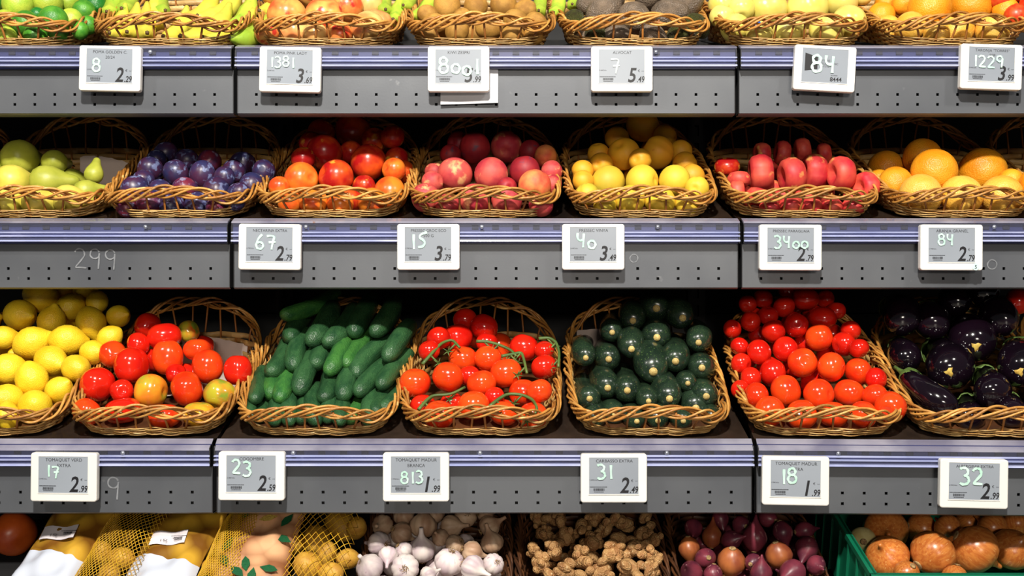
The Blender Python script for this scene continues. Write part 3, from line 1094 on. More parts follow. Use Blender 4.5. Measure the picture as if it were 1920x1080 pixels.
# ---- middle shelf
A = (0.3, 1, 0.2)
pile(2, 'pear', 'pear', 'pear', 'pear', [(37, 297, 70, None, 70, (.2, 1, .1)), (22, 340, 64, 'peary', 64, (.5, .9, .1)), (88, 340, 62, 'pear', 62, (1, .25, .02)), (118, 373, 54, 'peary', 54, (.9, .6, 0)),
     (158, 360, 44, 'pear', 44, (.9, .4, .15)), (176, 327, 36, 'pear', 36, (.1, .3, 1)), (102, 304, 46, 'pear', 46, (.4, 1, 0)), (20, 388, 58, 'peary', 58, (.8, .6, 0)), (68, 386, 60, 'peary', 60, (1, .4, 0)),
     (-30, 320, 60, 'pear', 60, A), (-25, 375, 60, 'peary', 60, A)], 'the pear basket')
pile(2, 'plum', 'plum', 'plum', 'plum', [(282, 318, 50), (330, 325, 50), (380, 328, 52), (393, 303, 46, 'plumr'), (350, 300, 44), (310, 288, 44), (294, 300, 40), (438, 322, 44), (455, 307, 46), (493, 323, 46),
     (252, 353, 50), (300, 358, 46), (347, 356, 50, 'plumr'), (408, 357, 54), (421, 334, 42), (470, 348, 48), (447, 363, 42), (438, 376, 36), (248, 391, 40, 'plumr'), (272, 392, 46, 'plumr'), (318, 393, 46),
     (363, 395, 46), (402, 396, 40, 'plumr'), (270, 337, 40)], 'the plum basket')
pile(2, 'peach', 'nectarine', 'nectarine', 'nect', [(663, 246, 70), (603, 249, 52), (606, 286, 68), (563, 335, 66, 'necto'), (632, 334, 68), (692, 305, 70), (735, 262, 46), (745, 298, 48), (723, 357, 66, 'necto'),
     (738, 325, 46, 'necto'), (752, 318, 44), (530, 352, 40, 'necto'), (655, 374, 50), (676, 360, 44), (590, 384, 56, 'necto'), (640, 390, 50, 'necto'), (548, 378, 48, 'necto'), (698, 389, 56, 'necto'),
     (702, 262, 50), (572, 300, 46), (585, 268, 46), (655, 285, 44)], 'the nectarine basket', cat='nectarine')
pile(2, 'peach', 'peach', 'peach', 'peach', [(890, 277, 60, 'peachd'), (951, 275, 60), (850, 328, 66), (921, 328, 66), (984, 321, 60, 'peachd'), (1009, 359, 62, 'peacho'), (813, 374, 56), (882, 379, 62), (950, 377, 58),
     (994, 283, 42, 'peachd'), (1022, 295, 44, 'peacho'), (1033, 322, 42), (1030, 345, 40), (812, 345, 42), (815, 322, 38), (860, 268, 44, 'peachd'), (845, 290, 40, 'peachd'), (950, 352, 40, 'peachd'), (1012, 392, 46),
     (830, 395, 46)], 'the pink peach basket')
pile(2, 'peach', 'peach', 'peach', 'ypeach', [(1205, 236, 62), (1170, 289, 62), (1233, 286, 64), (1139, 342, 64, 'ypeachg'), (1204, 340, 64, 'ypeachg'), (1266, 339, 60, 'ypeachg'), (1157, 260, 46), (1247, 255, 44),
     (1122, 288, 42), (1127, 309, 46), (1093, 323, 42), (1095, 343, 42), (1097, 362, 42, 'ypeachg'), (1113, 376, 44, 'ypeachg'), (1276, 285, 46), (1284, 307, 46), (1298, 330, 46), (1304, 356, 46, 'ypeachg'),
     (1173, 389, 58, 'ypeachg'), (1237, 388, 58, 'ypeachg'), (1290, 387, 50, 'ypeachg'), (1122, 393, 44, 'ypeachg'), (1200, 300, 44)], 'the yellow peach basket')
pile(2, 'flatpeach', 'flat peach', 'flat_peach', 'flat', [(1435, 325, 48, None, 72), (1482, 328, 46, None, 70), (1530, 324, 48, None, 70), (1575, 328, 50, None, 66), (1617, 347, 40, None, 58), (1432, 288, 40, None, 44),
     (1467, 286, 36, None, 44), (1502, 282, 42, None, 46), (1545, 288, 38, None, 40), (1363, 312, 48, 'nect', 38), (1385, 337, 44, None, 40), (1388, 360, 42, 'flat', 43), (1423, 373, 50, None, 38), (1468, 374, 42, None, 38),
     (1510, 370, 38, None, 34), (1600, 374, 42, None, 38), (1480, 394, 44, None, 38), (1522, 391, 44, None, 38), (1560, 389, 42, None, 38), (1596, 392, 42, None, 38), (1440, 394, 40, None, 36)],
     'the flat peach basket')
pile(2, 'orange', 'orange', 'orange', 'orange', [(1757, 327, 86), (1843, 323, 90), (1730, 298, 72), (1662, 318, 70), (1683, 347, 66), (1723, 370, 80, 'orangep'), (1803, 378, 78, 'orangep'), (1884, 374, 78, 'orangep'),
     (1652, 340, 48), (1895, 340, 48), (1935, 350, 70)], 'the middle shelf orange basket')
# ---- lower shelf
pile(3, 'lemon', 'lemon', 'lemon', 'lemon', [(78, 558, 60), (38, 590, 60), (133, 575, 52), (97, 602, 54), (170, 607, 58), (182, 566, 42), (222, 593, 44), (160, 545, 46), (6, 633, 46), (60, 642, 62), (127, 638, 60), (205, 634, 46),
     (173, 661, 48), (13, 693, 62), (95, 677, 60), (142, 690, 54), (60, 712, 62), (110, 732, 52), (15, 747, 58), (65, 762, 64), (14, 780, 48), (-30, 600, 56), (-40, 660, 60), (-35, 720, 60), (120, 545, 44)], 'the lemon basket')
pile(3, 'beef', 'tomato', 'tomato', 'tomr', [(183, 721, 66), (247, 685, 70), (211, 664, 52, 'tomo'), (315, 668, 58, 'tomo', 72), (308, 633, 66, 'tomr', 54), (280, 613, 50), (262, 645, 44), (390, 687, 66, 'tomo'), (370, 656, 52, 'tomo', 44),
     (445, 694, 52, 'tomr', 62), (283, 733, 66, 'tomy'), (350, 728, 66, 'tomo'), (412, 740, 62, 'tomg'), (230, 770, 70, 'tomr', 52), (163, 772, 54, 'tomo'), (308, 780, 62, 'tomo', 50), (373, 777, 64, 'tomy', 50),
     (350, 622, 42, 'tomg'), (228, 733, 44), (330, 700, 40)], 'the mixed tomato basket')
vine = pile(3, 'tomato', 'vine tomato', 'vine_tomato', 'tomo', [(778, 718, 60), (840, 707, 60), (870, 673, 56), (857, 633, 58, 'tomr'), (907, 615, 54, 'tomr'), (873, 600, 46, 'tomr'), (823, 635, 46, 'tomr'), (917, 673, 54), (948, 700, 62),
     (983, 652, 56, 'tomr'), (1020, 688, 50, 'tomr'), (903, 720, 56), (913, 643, 42, 'tomr'), (980, 733, 56), (1008, 735, 50), (888, 760, 60), (823, 778, 60), (793, 762, 50, 'tomr'), (847, 757, 46, 'tomr'), (945, 775, 52),
     (1000, 778, 56), (927, 743, 38, 'tomr'), (1020, 657, 38, 'tomr'), (880, 705, 42, 'tomr'), (805, 657, 42, 'tomr')], 'the vine tomato basket', cat='tomato', upright=True)
pile(3, 'tomato', 'tomato', 'tomato', 'tomr', [(1537, 632, 52, 'tomo'), (1493, 610, 46), (1543, 597, 54, 'tomr', 46), (1510, 560, 52, 'tomr', 44), (1470, 575, 42), (1450, 622, 44), (1440, 592, 38), (1407, 603, 38), (1430, 560, 38),
     (1402, 570, 34), (1373, 617, 36), (1423, 660, 48), (1473, 655, 48), (1505, 680, 56, 'tomo'), (1558, 688, 56, 'tomo'), (1610, 697, 52, 'tomo'), (1582, 645, 46), (1610, 653, 38), (1448, 700, 54), (1407, 710, 44), (1390, 682, 40),
     (1387, 650, 36), (1473, 733, 62, 'tomo'), (1535, 740, 60, 'tomo'), (1593, 738, 58, 'tomo'), (1640, 742, 48, 'tomo'), (1418, 743, 50, 'tomo'), (1668, 763, 60, 'tomo'), (1442, 770, 58, 'tomo'), (1503, 778, 58, 'tomo'),
     (1563, 778, 54, 'tomo'), (1620, 777, 52, 'tomo'), (1642, 710, 42), (1547, 560, 34), (1567, 583, 36), (1595, 620, 38), (1480, 545, 40), (1390, 730, 36)], 'the plum tomato basket')
# tomato vines: green stalks lying over the vine tomatoes
VI = [[(792, 683), (812, 660), (828, 643), (848, 636), (862, 652)], [(893, 640), (912, 640), (935, 646), (958, 656), (968, 668)], [(940, 668), (962, 664), (978, 660), (983, 676), (988, 700)],
      [(1010, 635), (1030, 633), (1043, 642), (1049, 660), (1047, 688)], [(785, 768), (800, 750), (812, 741), (845, 740), (872, 726)], [(918, 762), (935, 748), (952, 738), (980, 740), (1000, 750), (1008, 766), (1000, 782)]]
VP = ['arching over the upper left tomatoes', 'on the middle back tomatoes', 'above the big centre tomato', 'hanging at the right rim', 'across the lower left tomatoes', 'across the lower right tomatoes']
for k, v in enumerate(VI):
    P = []
    for (px, py) in v:
        y = min([pile_y(3, px, py) - 0.034] + [r['y'] - 0.5 * r['d'] / F_PX * 2.1 * math.sqrt(max(0, 1 - ((px - r['px']) ** 2 + (py - r['py']) ** 2) / (0.5 * r['d']) ** 2)) - 0.004
                                          for r in vine if (px - r['px']) ** 2 + (py - r['py']) ** 2 < (0.5 * r['d']) ** 2])
        P.append(ray(px, py, y))
    base = P[0].copy()
    Q = []
    for i in range(len(P) - 1):
        for j in range(4):
            Q.append(P[i].lerp(P[i + 1], j / 4) - base)
    Q.append(P[-1] - base)
    Qa = np.array([tuple(q) for q in Q])
    for _ in range(2):
        Qa[1:-1] = (Qa[:-2] + Qa[1:-1] * 2 + Qa[2:]) / 4
    m = MB()
    m.tube(Qa, np.linspace(.0036, .0026, len(Qa)), 6)
    o = obj('tomato_vine', m.mesh('stalk'), M_gstem, None, base)
    tag(o, 'green tomato vine stalk %s' % VP[k], 'vine', 'tomato vine stalks')
    for j in (3, len(Qa) // 2, len(Qa) - 3):
        m = MB()
        d = Vector((0.012 * (1 if j % 2 else -1), -0.004, -0.012))
        c = Vector(Qa[j])
        m.tube([c, c + d * .6, c + d * 1.3 + Vector((0, .004, 0))], [.0022, .0018, .0026], 5)
        for q in range(5):
            e = c + d * 1.3 + Vector((.011 * math.cos(q * 1.256), -.003, .011 * math.sin(q * 1.256)))
            m.tube([c + d * 1.3, e], [.0018, .0004], 4)
        obj('side_stalk', m.mesh('side_stalk'), M_gstem, o)


def elong(row, kind, noun, name, skin, items, place, part=None, roll=None, min_tilt=None, group=None, dy=0.0):
    rec = []
    for i, it in enumerate(items):
        nr, fr, w = it[0], it[1], it[2]
        sk = it[3] if len(it) > 3 and it[3] else skin
        o = long_one(row, kind, name, sk, nr, fr, w, rnd.uniform(0, 6.28) if roll is None else roll, i, min_tilt, dy)
        if part:
            part(o, i)
        tag(o, None, noun, group or noun + ' pile')
        rec.append(dict(px=nr[0], py=nr[1], d=w, adj=ADJ[sk], obj=o))
    # nudge neighbouring rods apart until they only touch
    LEN = {'cucumber': 4.6, 'zucchini': 3.8, 'eggplant': 2.25}[kind]
    rods = []
    for r in rec:
        o = r['obj']
        dr = o.rotation_euler.to_matrix() @ Vector((0, 0, 1))
        rods.append([o, o.location.copy(), dr, o.scale.x])
    us = [0.12, 0.3, 0.5, 0.7, 0.9]
    for _ in range(50):
        for a in range(len(rods)):
            for b in range(a):
                A, B = rods[a], rods[b]
                best = None
                for u in us:
                    pa = A[0].location + A[2] * (u * LEN * A[3])
                    for v in us:
                        dv = pa - (B[0].location + B[2] * (v * LEN * B[3]))
                        if best is None or dv.length < best.length:
                            best = dv
                need = (A[3] + B[3]) * 0.5 * 0.93
                l = best.length
                if l < need:
                    s_ = Vector((best.x, 0, best.z))
                    if s_.length < 1e-5:
                        s_ = Vector((0, 0, 1))
                    s_ = s_.normalized() * (need - l) * 0.35
                    A[0].location += s_
                    B[0].location -= s_
        for o, o0, dr, w_ in rods:
            mv = o.location - o0
            lim = 0.45 * w_
            if mv.length > lim:
                mv *= lim / mv.length
            o.location = o0 + mv
            cx_ = place_x.get(place)
            if cx_ is not None:
                hw_ = 0.133 - 0.45 * w_
                o.location.x = max(cx_ - hw_, min(cx_ + hw_, o.location.x))
            px_ = 960 + o.location.x / (CAM_D + o.location.y) * F_PX
            zd = deck_z(row, px_, o.location.y) + 0.48 * w_ + 0.003
            if o.location.z < zd:
                o.location.z = zd
    band_labels(rec, noun, place)


elong(3, 'cucumber', 'cucumber', 'cucumber', 'cuc', [((500, 738), (530, 640), 38, 'cucl'), ((520, 712), (553, 645), 40), ((575, 660), (612, 588), 44), ((577, 690), (592, 655), 40), ((618, 663), (660, 605), 42),
      ((560, 733), (577, 700), 42), ((537, 760), (547, 735), 38, 'cucl'), ((590, 756), (596, 725), 40), ((613, 716), (626, 688), 38, 'cucl'), ((634, 752), (642, 718), 40), ((632, 695), (690, 628), 40, 'cucl'), ((653, 708), (740, 632), 40),
      ((668, 745), (735, 682), 38), ((697, 768), (742, 722), 36), ((664, 776), (676, 755), 36, 'cucl'), ((470, 765), (478, 735), 32), ((487, 772), (493, 745), 32), ((613, 778), (617, 755), 34), ((572, 778), (575, 755), 34),
      ((530, 607), (575, 588), 34, 'cucl'), ((690, 640), (712, 600), 40), ((650, 640), (680, 590), 42), ((560, 640), (590, 590), 40), ((720, 690), (755, 640), 38), ((700, 735), (740, 690), 36), ((540, 700), (560, 660), 38), ((465, 786), (470, 755), 32), ((505, 788), (508, 755), 34), ((545, 790), (548, 755), 34), ((590, 790), (592, 755), 36), ((635, 790), (638, 755), 34), ((682, 788), (690, 755), 34), ((718, 780), (735, 745), 34)],
      'the cucumber basket', min_tilt=0.38)


def stub(o, i):
    obj('stem_stub', P_stub, M_stub, o, (0, 0, -0.01), (math.pi, 0, 0))


Z = [((1188, 625), 46), ((1231, 605), 52), ((1278, 622), 50), ((1235, 657), 50), ((1128, 680), 46), ((1174, 676), 46), ((1124, 740), 48, (1098, 680)), ((1186, 755), 48, (1168, 690)), ((1226, 722), 60, (1205, 680)),
     ((1279, 700), 50), ((1313, 665), 44), ((1340, 707), 48), ((1318, 748), 52), ((1378, 748), 48, (1352, 690)), ((1268, 762), 50), ((1209, 768), 38), ((1150, 770), 44, (1140, 730)), ((1103, 770), 44, (1085, 720)),
     ((1345, 774), 36), ((1125, 788), 40), ((1175, 790), 38), ((1240, 790), 40), ((1300, 788), 38), ((1092, 690), 40), ((1160, 640), 40), ((1300, 730), 36)]
elong(3, 'zucchini', 'courgette', 'courgette', 'zuc', [(z[0], z[2] if len(z) > 2 else (z[0][0] + (960 - z[0][0]) * .04 + rnd.uniform(-8, 8), z[0][1] - 40), z[1] * 1.15) for z in Z], 'the courgette basket', stub, min_tilt=.12)


def eggpart(o, i):
    obj('calyx', P_ecalyx, M_gstem, o)
    if i < 3:
        obj('blossom_scar', P_scar, M_scar, o, (.03 * i, -.02, -.004), (math.pi, 0, i))


elong(3, 'eggplant', 'aubergine', 'aubergine', 'egg', [((1852, 655), (1825, 600), 92), ((1806, 722), (1780, 665), 92), ((1893, 728), (1880, 670), 88), ((1690, 640), (1660, 590), 74), ((1765, 640), (1745, 590), 70), ((1915, 628), (1930, 580), 76),
      ((1712, 680), (1690, 640), 62), ((1862, 772), (1850, 735), 70), ((1790, 598), (1770, 560), 60), ((1740, 755), (1720, 715), 60), ((1850, 580), (1850, 550), 60), ((1925, 772), (1920, 735), 70), ((1770, 790), (1765, 755), 60), ((1830, 792), (1825, 755), 58), ((1890, 790), (1885, 755), 60)], 'the aubergine basket', eggpart, min_tilt=.2)
o = long_one(3, 'eggplant', 'aubergine', 'egg', (1790, 772), (1694, 700), 58, 0, 1, dy=-.02)
eggpart(o, 9)
tag(o, 'glossy aubergine lying sideways with green calyx at the basket left rim', 'aubergine', 'aubergine pile')
pile(3, 'tomato', 'tomato', 'tomato', 'tomr', [(1908, 565, 50)], 'the basket past the aubergines', filler=False)


# ---- bananas: bunches of fingers
def bunch(label, fingers, grp):
    r = None
    for i, f in enumerate(fingers):
        nr, fr, w, sk = f
        yn, yf = pile_y(1, *nr), pile_y(1, *fr)
        a, b = ray(nr[0], nr[1], yn), ray(fr[0], fr[1], max(yf, yn + .02))
        d = b - a
        sc = w * (CAM_D + yn) / F_PX
        if r is None:
            r = empty('banana_bunch', a)
            tag(r, label, 'bananas', grp)
        o = obj('banana', G['banana'][0], S[sk], r, a - r.location, aim(d, f_roll.get((label, i), -1.5)), (sc, sc, sc))
        m = MB()
        if 'tip' not in G:
            m.rev([(0, -.06), (.10, -.05), (.12, .05), (0, .07)], 6)
            G['tip'] = m.mesh('tip')
        obj('tip', G['tip'], M_bstem, o)
    return r


f_roll = {}
bunch('yellow banana bunch at the left of the banana basket', [((205, 62), (236, 5), 35, 'banana'), ((238, 60), (258, 5), 35, 'banana'), ((276, 62), (276, -10), 38, 'banana'), ((200, 22), (218, -25), 32, 'bananag'), ((228, 16), (246, -25), 34, 'bananag'),
       ((296, 40), (290, -25), 36, 'banana'), ((310, 20), (300, -25), 32, 'bananag')], 'banana bunches')
bunch('large yellow banana bunch slanting across the banana basket', [((322, 40), (395, -12), 42, 'banana'), ((338, 68), (432, 4), 44, 'banana'), ((380, 70), (450, 30), 40, 'banana'), ((306, 68), (340, 25), 36, 'banana'), ((370, 30), (440, -20), 40, 'banana')], 'banana bunches')
bunch('greenish banana bunch at the right of the banana basket', [((434, 46), (468, -4), 40, 'bananag'), ((430, 70), (484, 34), 40, 'bananag'), ((486, 20), (520, -20), 36, 'banana')], 'banana bunches')
bunch('green banana bunch between the apples and kiwis', [((723, 18), (722, -20), 30, 'bananag'), ((737, 36), (748, 0), 30, 'bananag'), ((756, 10), (770, -20), 28, 'bananag'), ((772, 28), (800, -5), 32, 'bananag')], 'banana bunches')
bunch('green banana bunch between the kiwis and avocados', [((1010, 20), (1015, -20), 28, 'bananag'), ((1038, 24), (1050, -15), 30, 'bananag'), ((1073, 8), (1080, -25), 26, 'bananag')], 'banana bunches')
# red net of small fruit at the far right of the upper shelf
bag = empty('net_bag', ray(1905, 30, 0.15))
tag(bag, 'red net bag of fruit beside the oranges at the right edge', 'net bag')
M_red = mat('red_net_fruit', rgb(214, 50, 26), rgb(230, 90, 40), rough=.35)
for k, (dx, dz, dy) in enumerate([(0, 0, 0), (.04, .03, .02), (-.015, .04, .03), (.045, -.02, 0), (.02, .06, .04), (.07, .01, .03)]):
    obj('fruit', G['lime'][0], M_red, bag, (dx, dy, dz), (k, k, 0), (.048, .048, .048))

# ---------------------------------------------------------------- electronic price labels
M_case = mat('white_label_case', rgb(236, 234, 230), rgb(228, 226, 220), rough=.38, scale=6, vary=.02)
M_screen = mat('grey_paper_display', rgb(150, 157, 167), rgb(142, 149, 159), rough=.3, scale=5, vary=.03)
M_ink = mat('black_print', rgb(20, 20, 26), rough=.5, vary=0)
M_chalk = mat('mint_chalk_marker', rgb(206, 240, 224), rgb(178, 222, 202), rough=.6, scale=40, vary=.02)
M_smear = mat('faint_chalk_smear', rgb(196, 206, 206), rgb(180, 190, 192), rough=.6, scale=40, vary=.02)
M_paper = mat('white_paper', rgb(226, 226, 230), rgb(210, 210, 216), rough=.7, scale=8)

m = MB()


def rounded_box(w, h, y0, y1, r, bev):
    """front at y0 (towards camera), corners rounded"""
    mm = MB()
    n = 6
    def ring(inset, y):
        out = []
        for cx, cz, a0 in ((w / 2 - r, h / 2 - r, 0), (-w / 2 + r, h / 2 - r, 90), (-w / 2 + r, -h / 2 + r, 180), (w / 2 - r, -h / 2 + r, 270)):
            for k in range(n + 1):
                a = math.radians(a0 + 90 * k / n)
                out.append((cx + (r - inset) * math.cos(a), y, cz + (r - inset) * math.sin(a)))
        return out
    R = [ring(bev, y0), ring(bev * .3, y0 + bev * .3), ring(0, y0 + bev), ring(0, y1)]
    N = len(R[0])
    V = [p for r_ in R for p in r_]
    F = [tuple(range(N - 1, -1, -1))]
    for i in range(3):
        for k in range(N):
            k2 = (k + 1) % N
            F.append((i * N + k, i * N + k2, (i + 1) * N + k2, (i + 1) * N + k))
    F.append(tuple(range(3 * N, 4 * N)))
    mm.add(V, F)
    return mm


LW, LH = 0.1165, 0.0855
# case: frame with recessed screen window
cs = rounded_box(LW, LH, -0.0135, 0.0, 0.005, 0.0022)
CASE = cs.mesh('case', False)
SCX, SCZ, SCW, SCH = -0.0005, 0.0045, 0.0865, 0.064
m = MB()
m.box(SCX - SCW / 2, SCX + SCW / 2, -0.0140, -0.0130, SCZ - SCH / 2, SCZ + SCH / 2)
SCREEN = m.mesh('screen', False)
m = MB()
b_ = 0.0012
for (x0, x1, z0, z1) in ((-SCW / 2 - b_, SCW / 2 + b_, SCH / 2, SCH / 2 + b_), (-SCW / 2 - b_, SCW / 2 + b_, -SCH / 2 - b_, -SCH / 2), (-SCW / 2 - b_, -SCW / 2, -SCH / 2, SCH / 2), (SCW / 2, SCW / 2 + b_, -SCH / 2, SCH / 2)):
    m.box(SCX + x0, SCX + x1, -0.0146, -0.0130, SCZ + z0, SCZ + z1)
BEZEL = m.mesh('bezel', False)

TXT = {}


def text_mesh(s, size, shear=0.0, bold=0.0, align='CENTER'):
    key = (s, size, shear, bold, align)
    if key not in TXT:
        cu = bpy.data.curves.new('text', 'FONT')
        cu.body = s
        cu.size = size
        cu.shear = shear
        cu.offset = bold
        cu.align_x = align
        cu.resolution_u = 3
        cu.fill_mode = 'FRONT'
        ob = bpy.data.objects.new('text', cu)
        C.objects.link(ob)
        bpy.context.view_layer.update()
        me = bpy.data.meshes.new_from_object(ob.evaluated_get(bpy.context.evaluated_depsgraph_get()))
        me.materials.clear()
        bpy.data.objects.remove(ob)
        TXT[key] = me
    return TXT[key]


def arc(cx, cy, rx, ry, a0, a1, n=14):
    return [(cx + rx * math.cos(math.radians(a0 + (a1 - a0) * i / n)), cy + ry * math.sin(math.radians(a0 + (a1 - a0) * i / n))) for i in range(n + 1)]


DIG = {'0': [arc(.4, .4, .34, .36, 90, 455)],
       '1': [[(.35, 1.35), (.33, .7), (.36, .05)]],
       '2': [arc(.4, 1.0, .34, .36, 160, -30, 10) + [(.4, .45), (.08, .1), (.4, .12), (.85, .08)]],
       '3': [arc(.36, 1.05, .36, .32, 140, -75, 10) + arc(.38, .38, .40, .36, 80, -140, 12)],
       '4': [[(.1, 1.35), (.08, .85), (.3, .62), (.62, .72)], [(.68, 1.3), (.64, .7), (.62, .0)]],
       '5': [[(.9, 1.4), (.3, 1.2), (.22, .9), (.6, .72), (.74, .45), (.5, .14), (.1, .1)]],
       '6': [[(.62, 1.4), (.25, 1.0), (.1, .5)] + arc(.42, .36, .32, .32, 170, 500, 14)],
       '7': [[(.05, 1.25), (.45, 1.3), (.8, 1.22), (.6, .7), (.5, .0)], [(.25, .68), (.85, .72)]],
       '8': [arc(.4, 1.05, .30, .30, -60, 300, 14), arc(.42, .42, .36, .36, 110, 470, 14)],
       '9': [arc(.4, 1.0, .32, .32, 20, 380, 14) + [(.7, .7), (.64, .0)]]}


def chalk_mesh(s, h, wid):
    mm = MB()
    x = 0
    rr = random.Random(s)
    lay = [0]
    for ch in s:
        if ch == ' ':
            x += .6
            continue
        dyy = rr.uniform(-.12, .12)
        for st in DIG[ch]:
            P = [(x + p[0] + rr.uniform(-.02, .02), p[1] + dyy) for p in st]
            for _ in range(2):
                P = [P[0]] + [q3 for a3, b3 in zip(P[:-1], P[1:]) for q3 in ((a3[0] * .75 + b3[0] * .25, a3[1] * .75 + b3[1] * .25), (a3[0] * .25 + b3[0] * .75, a3[1] * .25 + b3[1] * .75))] + [P[-1]]
            n = len(P)
            V = []
            for i in range(n):
                a = P[max(0, i - 1)]
                b = P[min(n - 1, i + 1)]
                tx, tz = b[0] - a[0], b[1] - a[1]
                l = math.hypot(tx, tz) + 1e-9
                q = wid * (1 + .18 * math.sin(i * .6 + x)) / 2
                V += [(P[i][0] - tz / l * q, 0, P[i][1] + tx / l * q), (P[i][0] + tz / l * q, 0, P[i][1] - tx / l * q)]
            F = [(2 * i, 2 * i + 1, 2 * i + 3, 2 * i + 2) for i in range(n - 1)]
            k = h / 1.4
            lay[0] += 1
            mm.add([(v[0] * k, -.0002 - .0002 * lay[0] - .000012 * (q2 // 2), v[2] * k) for q2, v in enumerate(V)], F)
        x += {'1': .62, '0': .92}.get(ch, 1.02)
    return mm.mesh('handwriting', False)


def barcode_mesh(seed, w):
    rr = random.Random(seed)
    mm = MB()
    x = 0
    while x < w:
        b = rr.choice((.0004, .0007, .001))
        mm.add([(x, 0, 0), (x + b, 0, 0), (x + b, 0, .0046), (x, 0, .0046)], [(0, 1, 2, 3)])
        x += b + rr.choice((.0003, .0005))
    x = 0
    # code line above and digits below as tiny blocks
    while x < .029:
        b = rr.uniform(.0007, .0013)
        mm.add([(x - .006, 0, .0062), (x - .006 + b, 0, .0062), (x - .006 + b, 0, .0076), (x - .006, 0, .0076)], [(0, 1, 2, 3)])
        x += b + .0003
    x = 0
    while x < w * .9:
        b = rr.uniform(.0006, .0011)
        mm.add([(x + .001, 0, -.0024), (x + .001 + b, 0, -.0024), (x + .001 + b, 0, -.0010), (x + .001, 0, -.0010)], [(0, 1, 2, 3)])
        x += b + .0003
    return mm.mesh('barcode', False)


YT = -0.01415
HP = math.pi / 2


def label(row, x0, x1, ytop, lines, hand, price, hx=.0, hz=.0, hh=.02, rot=0.0, faint=False, bw=.019, logo=False, sticker=False, place='', scale=None):
    """hx, hz: lower left of the handwriting relative to the screen centre (m)"""
    pxc = (x0 + x1) / 2
    y, z0, a = row_geo(row, pxc)
    X = (pxc - 960) / F_PX * (CAM_D + y - .007)
    zt = (540 - ytop) / F_PX * (CAM_D + y - .012)
    sc = 1.0
    L = empty('price_label', (X, y - .0006, zt - LH / 2), (0, rot, a), (sc, 1, sc))
    ttl = ' '.join(lines) if not logo else 'a black square logo'
    tag(L, 'white electronic shelf label reading %s %s' % (ttl, ('priced %s.%s' % price) if price else 'and 8444'), 'price label', 'electronic price labels')
    obj('case', CASE, M_case, L)
    obj('bezel', BEZEL, M_case, L)
    sc_ = obj('screen', SCREEN, M_screen, L)

    def put(name, me, m_, x, z, y_=YT, r=0.0, sx=1.0):
        return obj(name, me, m_, sc_, (SCX + x, y_, SCZ + z), (HP, r, 0) if name not in ('handwriting', 'barcode', 'logo') else (0, r, 0), (sx, 1, 1))
    if not logo:
        for i, s in enumerate(lines):
            sz = .0078 if len(s) < 15 else .0072
            put('title_print', text_mesh(s, sz), M_ink, .001, .0235 - i * .0098)
        big, small = price
        put('price_print', text_mesh(big, .038, .2, .0007), M_ink, .0185, -.0295, sx=.82)
        put('cents_print', text_mesh('.' + small, .016, .2, .0003), M_ink, .0352, -.0298, sx=.74)
        put('unit_print', text_mesh('\u20ac', .0062), M_ink, .0325, -.0105)
        put('unit_print', text_mesh('PVP', .0026), M_ink, .0398, -.0102)
        put('rate_print', text_mesh('%s.%s\u20ac/kilo' % price, .0034, align='LEFT'), M_ink, -.0425, -.0085)
        put('barcode', barcode_mesh(x0, bw), M_ink, -.0355, -.0265)
    else:
        mm = MB()
        mm.add([(-.012, 0, -.017), (.012, 0, -.013), (.012, 0, .010), (-.012, 0, .017)], [(0, 1, 2, 3)])
        put('logo', mm.mesh('logo', False), M_ink, -.026, .006)
        for i, s in enumerate(('STORE', 'ELECTRONIC', 'SYSTEMS')):
            put('title_print', text_mesh(s, .0052, align='LEFT'), M_ink, -.006, .008 - i * .0055)
        put('small_print', text_mesh('ADDRESS', .003, align='LEFT'), M_ink, .012, -.0185)
        put('number_print', text_mesh('8444', .0112, .0, .0002, 'LEFT'), M_ink, .0105, -.0285)
    if hand:
        put('handwriting', chalk_mesh(hand, hh, .2 if not faint else .16), M_smear if faint else M_chalk, hx, hz, YT - .0004)
    if sticker:
        mm = MB()
        mm.rev([(0, .0009), (.0065, .0009), (.0068, 0)], 20)
        s_ = obj('sticker', mm.mesh('sticker', False), mat('pale_blue_sticker', rgb(206, 230, 232), rough=.4), L, (.0445, -.0135, -.036), (HP, 0, 0))
        obj('sticker_print', text_mesh('5', .010), M_ink, s_, (0, -.0035, .0012))
    return L


label(1, 149, 267, 86, ['POMA GOLDEN C.', '20/24'], '8', ('2', '29'), -.032, -.011, .026, .02)
label(1, 488, 602, 88, ['POMA PINK LADY'], '1381', ('3', '69'), -.038, -.002, .021, .02)
label(1, 803, 917, 87, ['KIWI ZESPRI'], '8001', ('5', '99'), -.037, -.016, .032)
label(1, 1108, 1223, 87, ['ALVOCAT'], '7', ('5', '49'), -.022, -.015, .03, faint=True)
label(1, 1487, 1603, 86, [], '84', None, -.026, -.012, .034, .055, logo=True)
label(1, 1797, 1916, 83, ['TARONJA "TORRES"', 'ESP'], '1229', ('3', '99'), -.036, -.006, .023, .03)
label(2, 449, 565, 420, ['NECTARINA EXTRA'], '67', ('2', '79'), -.026, -.008, .028, .01)
label(2, 746, 861, 420, ['PRESSEC GROC ECO', '500 G'], '15', ('3', '79'), -.034, -.008, .030)
label(2, 1054, 1170, 420, ['PRESSEC VINYA'], '40', ('3', '49'), -.031, -.006, .028)
label(2, 1423, 1539, 421, ['PRESSEC PARAGUAIA'], '3400', ('2', '79'), -.032, -.008, .024, .005)
label(2, 1723, 1841, 421, ['ARANJA GRANEL'], '84', ('2', '79'), -.026, .0, .022, .005, sticker=True)
label(3, 59, 185, 849, ['TOMAQUET VERD', 'EXTRA'], '17', ('2', '99'), -.030, -.005, .022, .01)
label(3, 411, 535, 847, ['COGOMBRE'], '23', ('2', '59'), -.034, -.002, .026, .005)
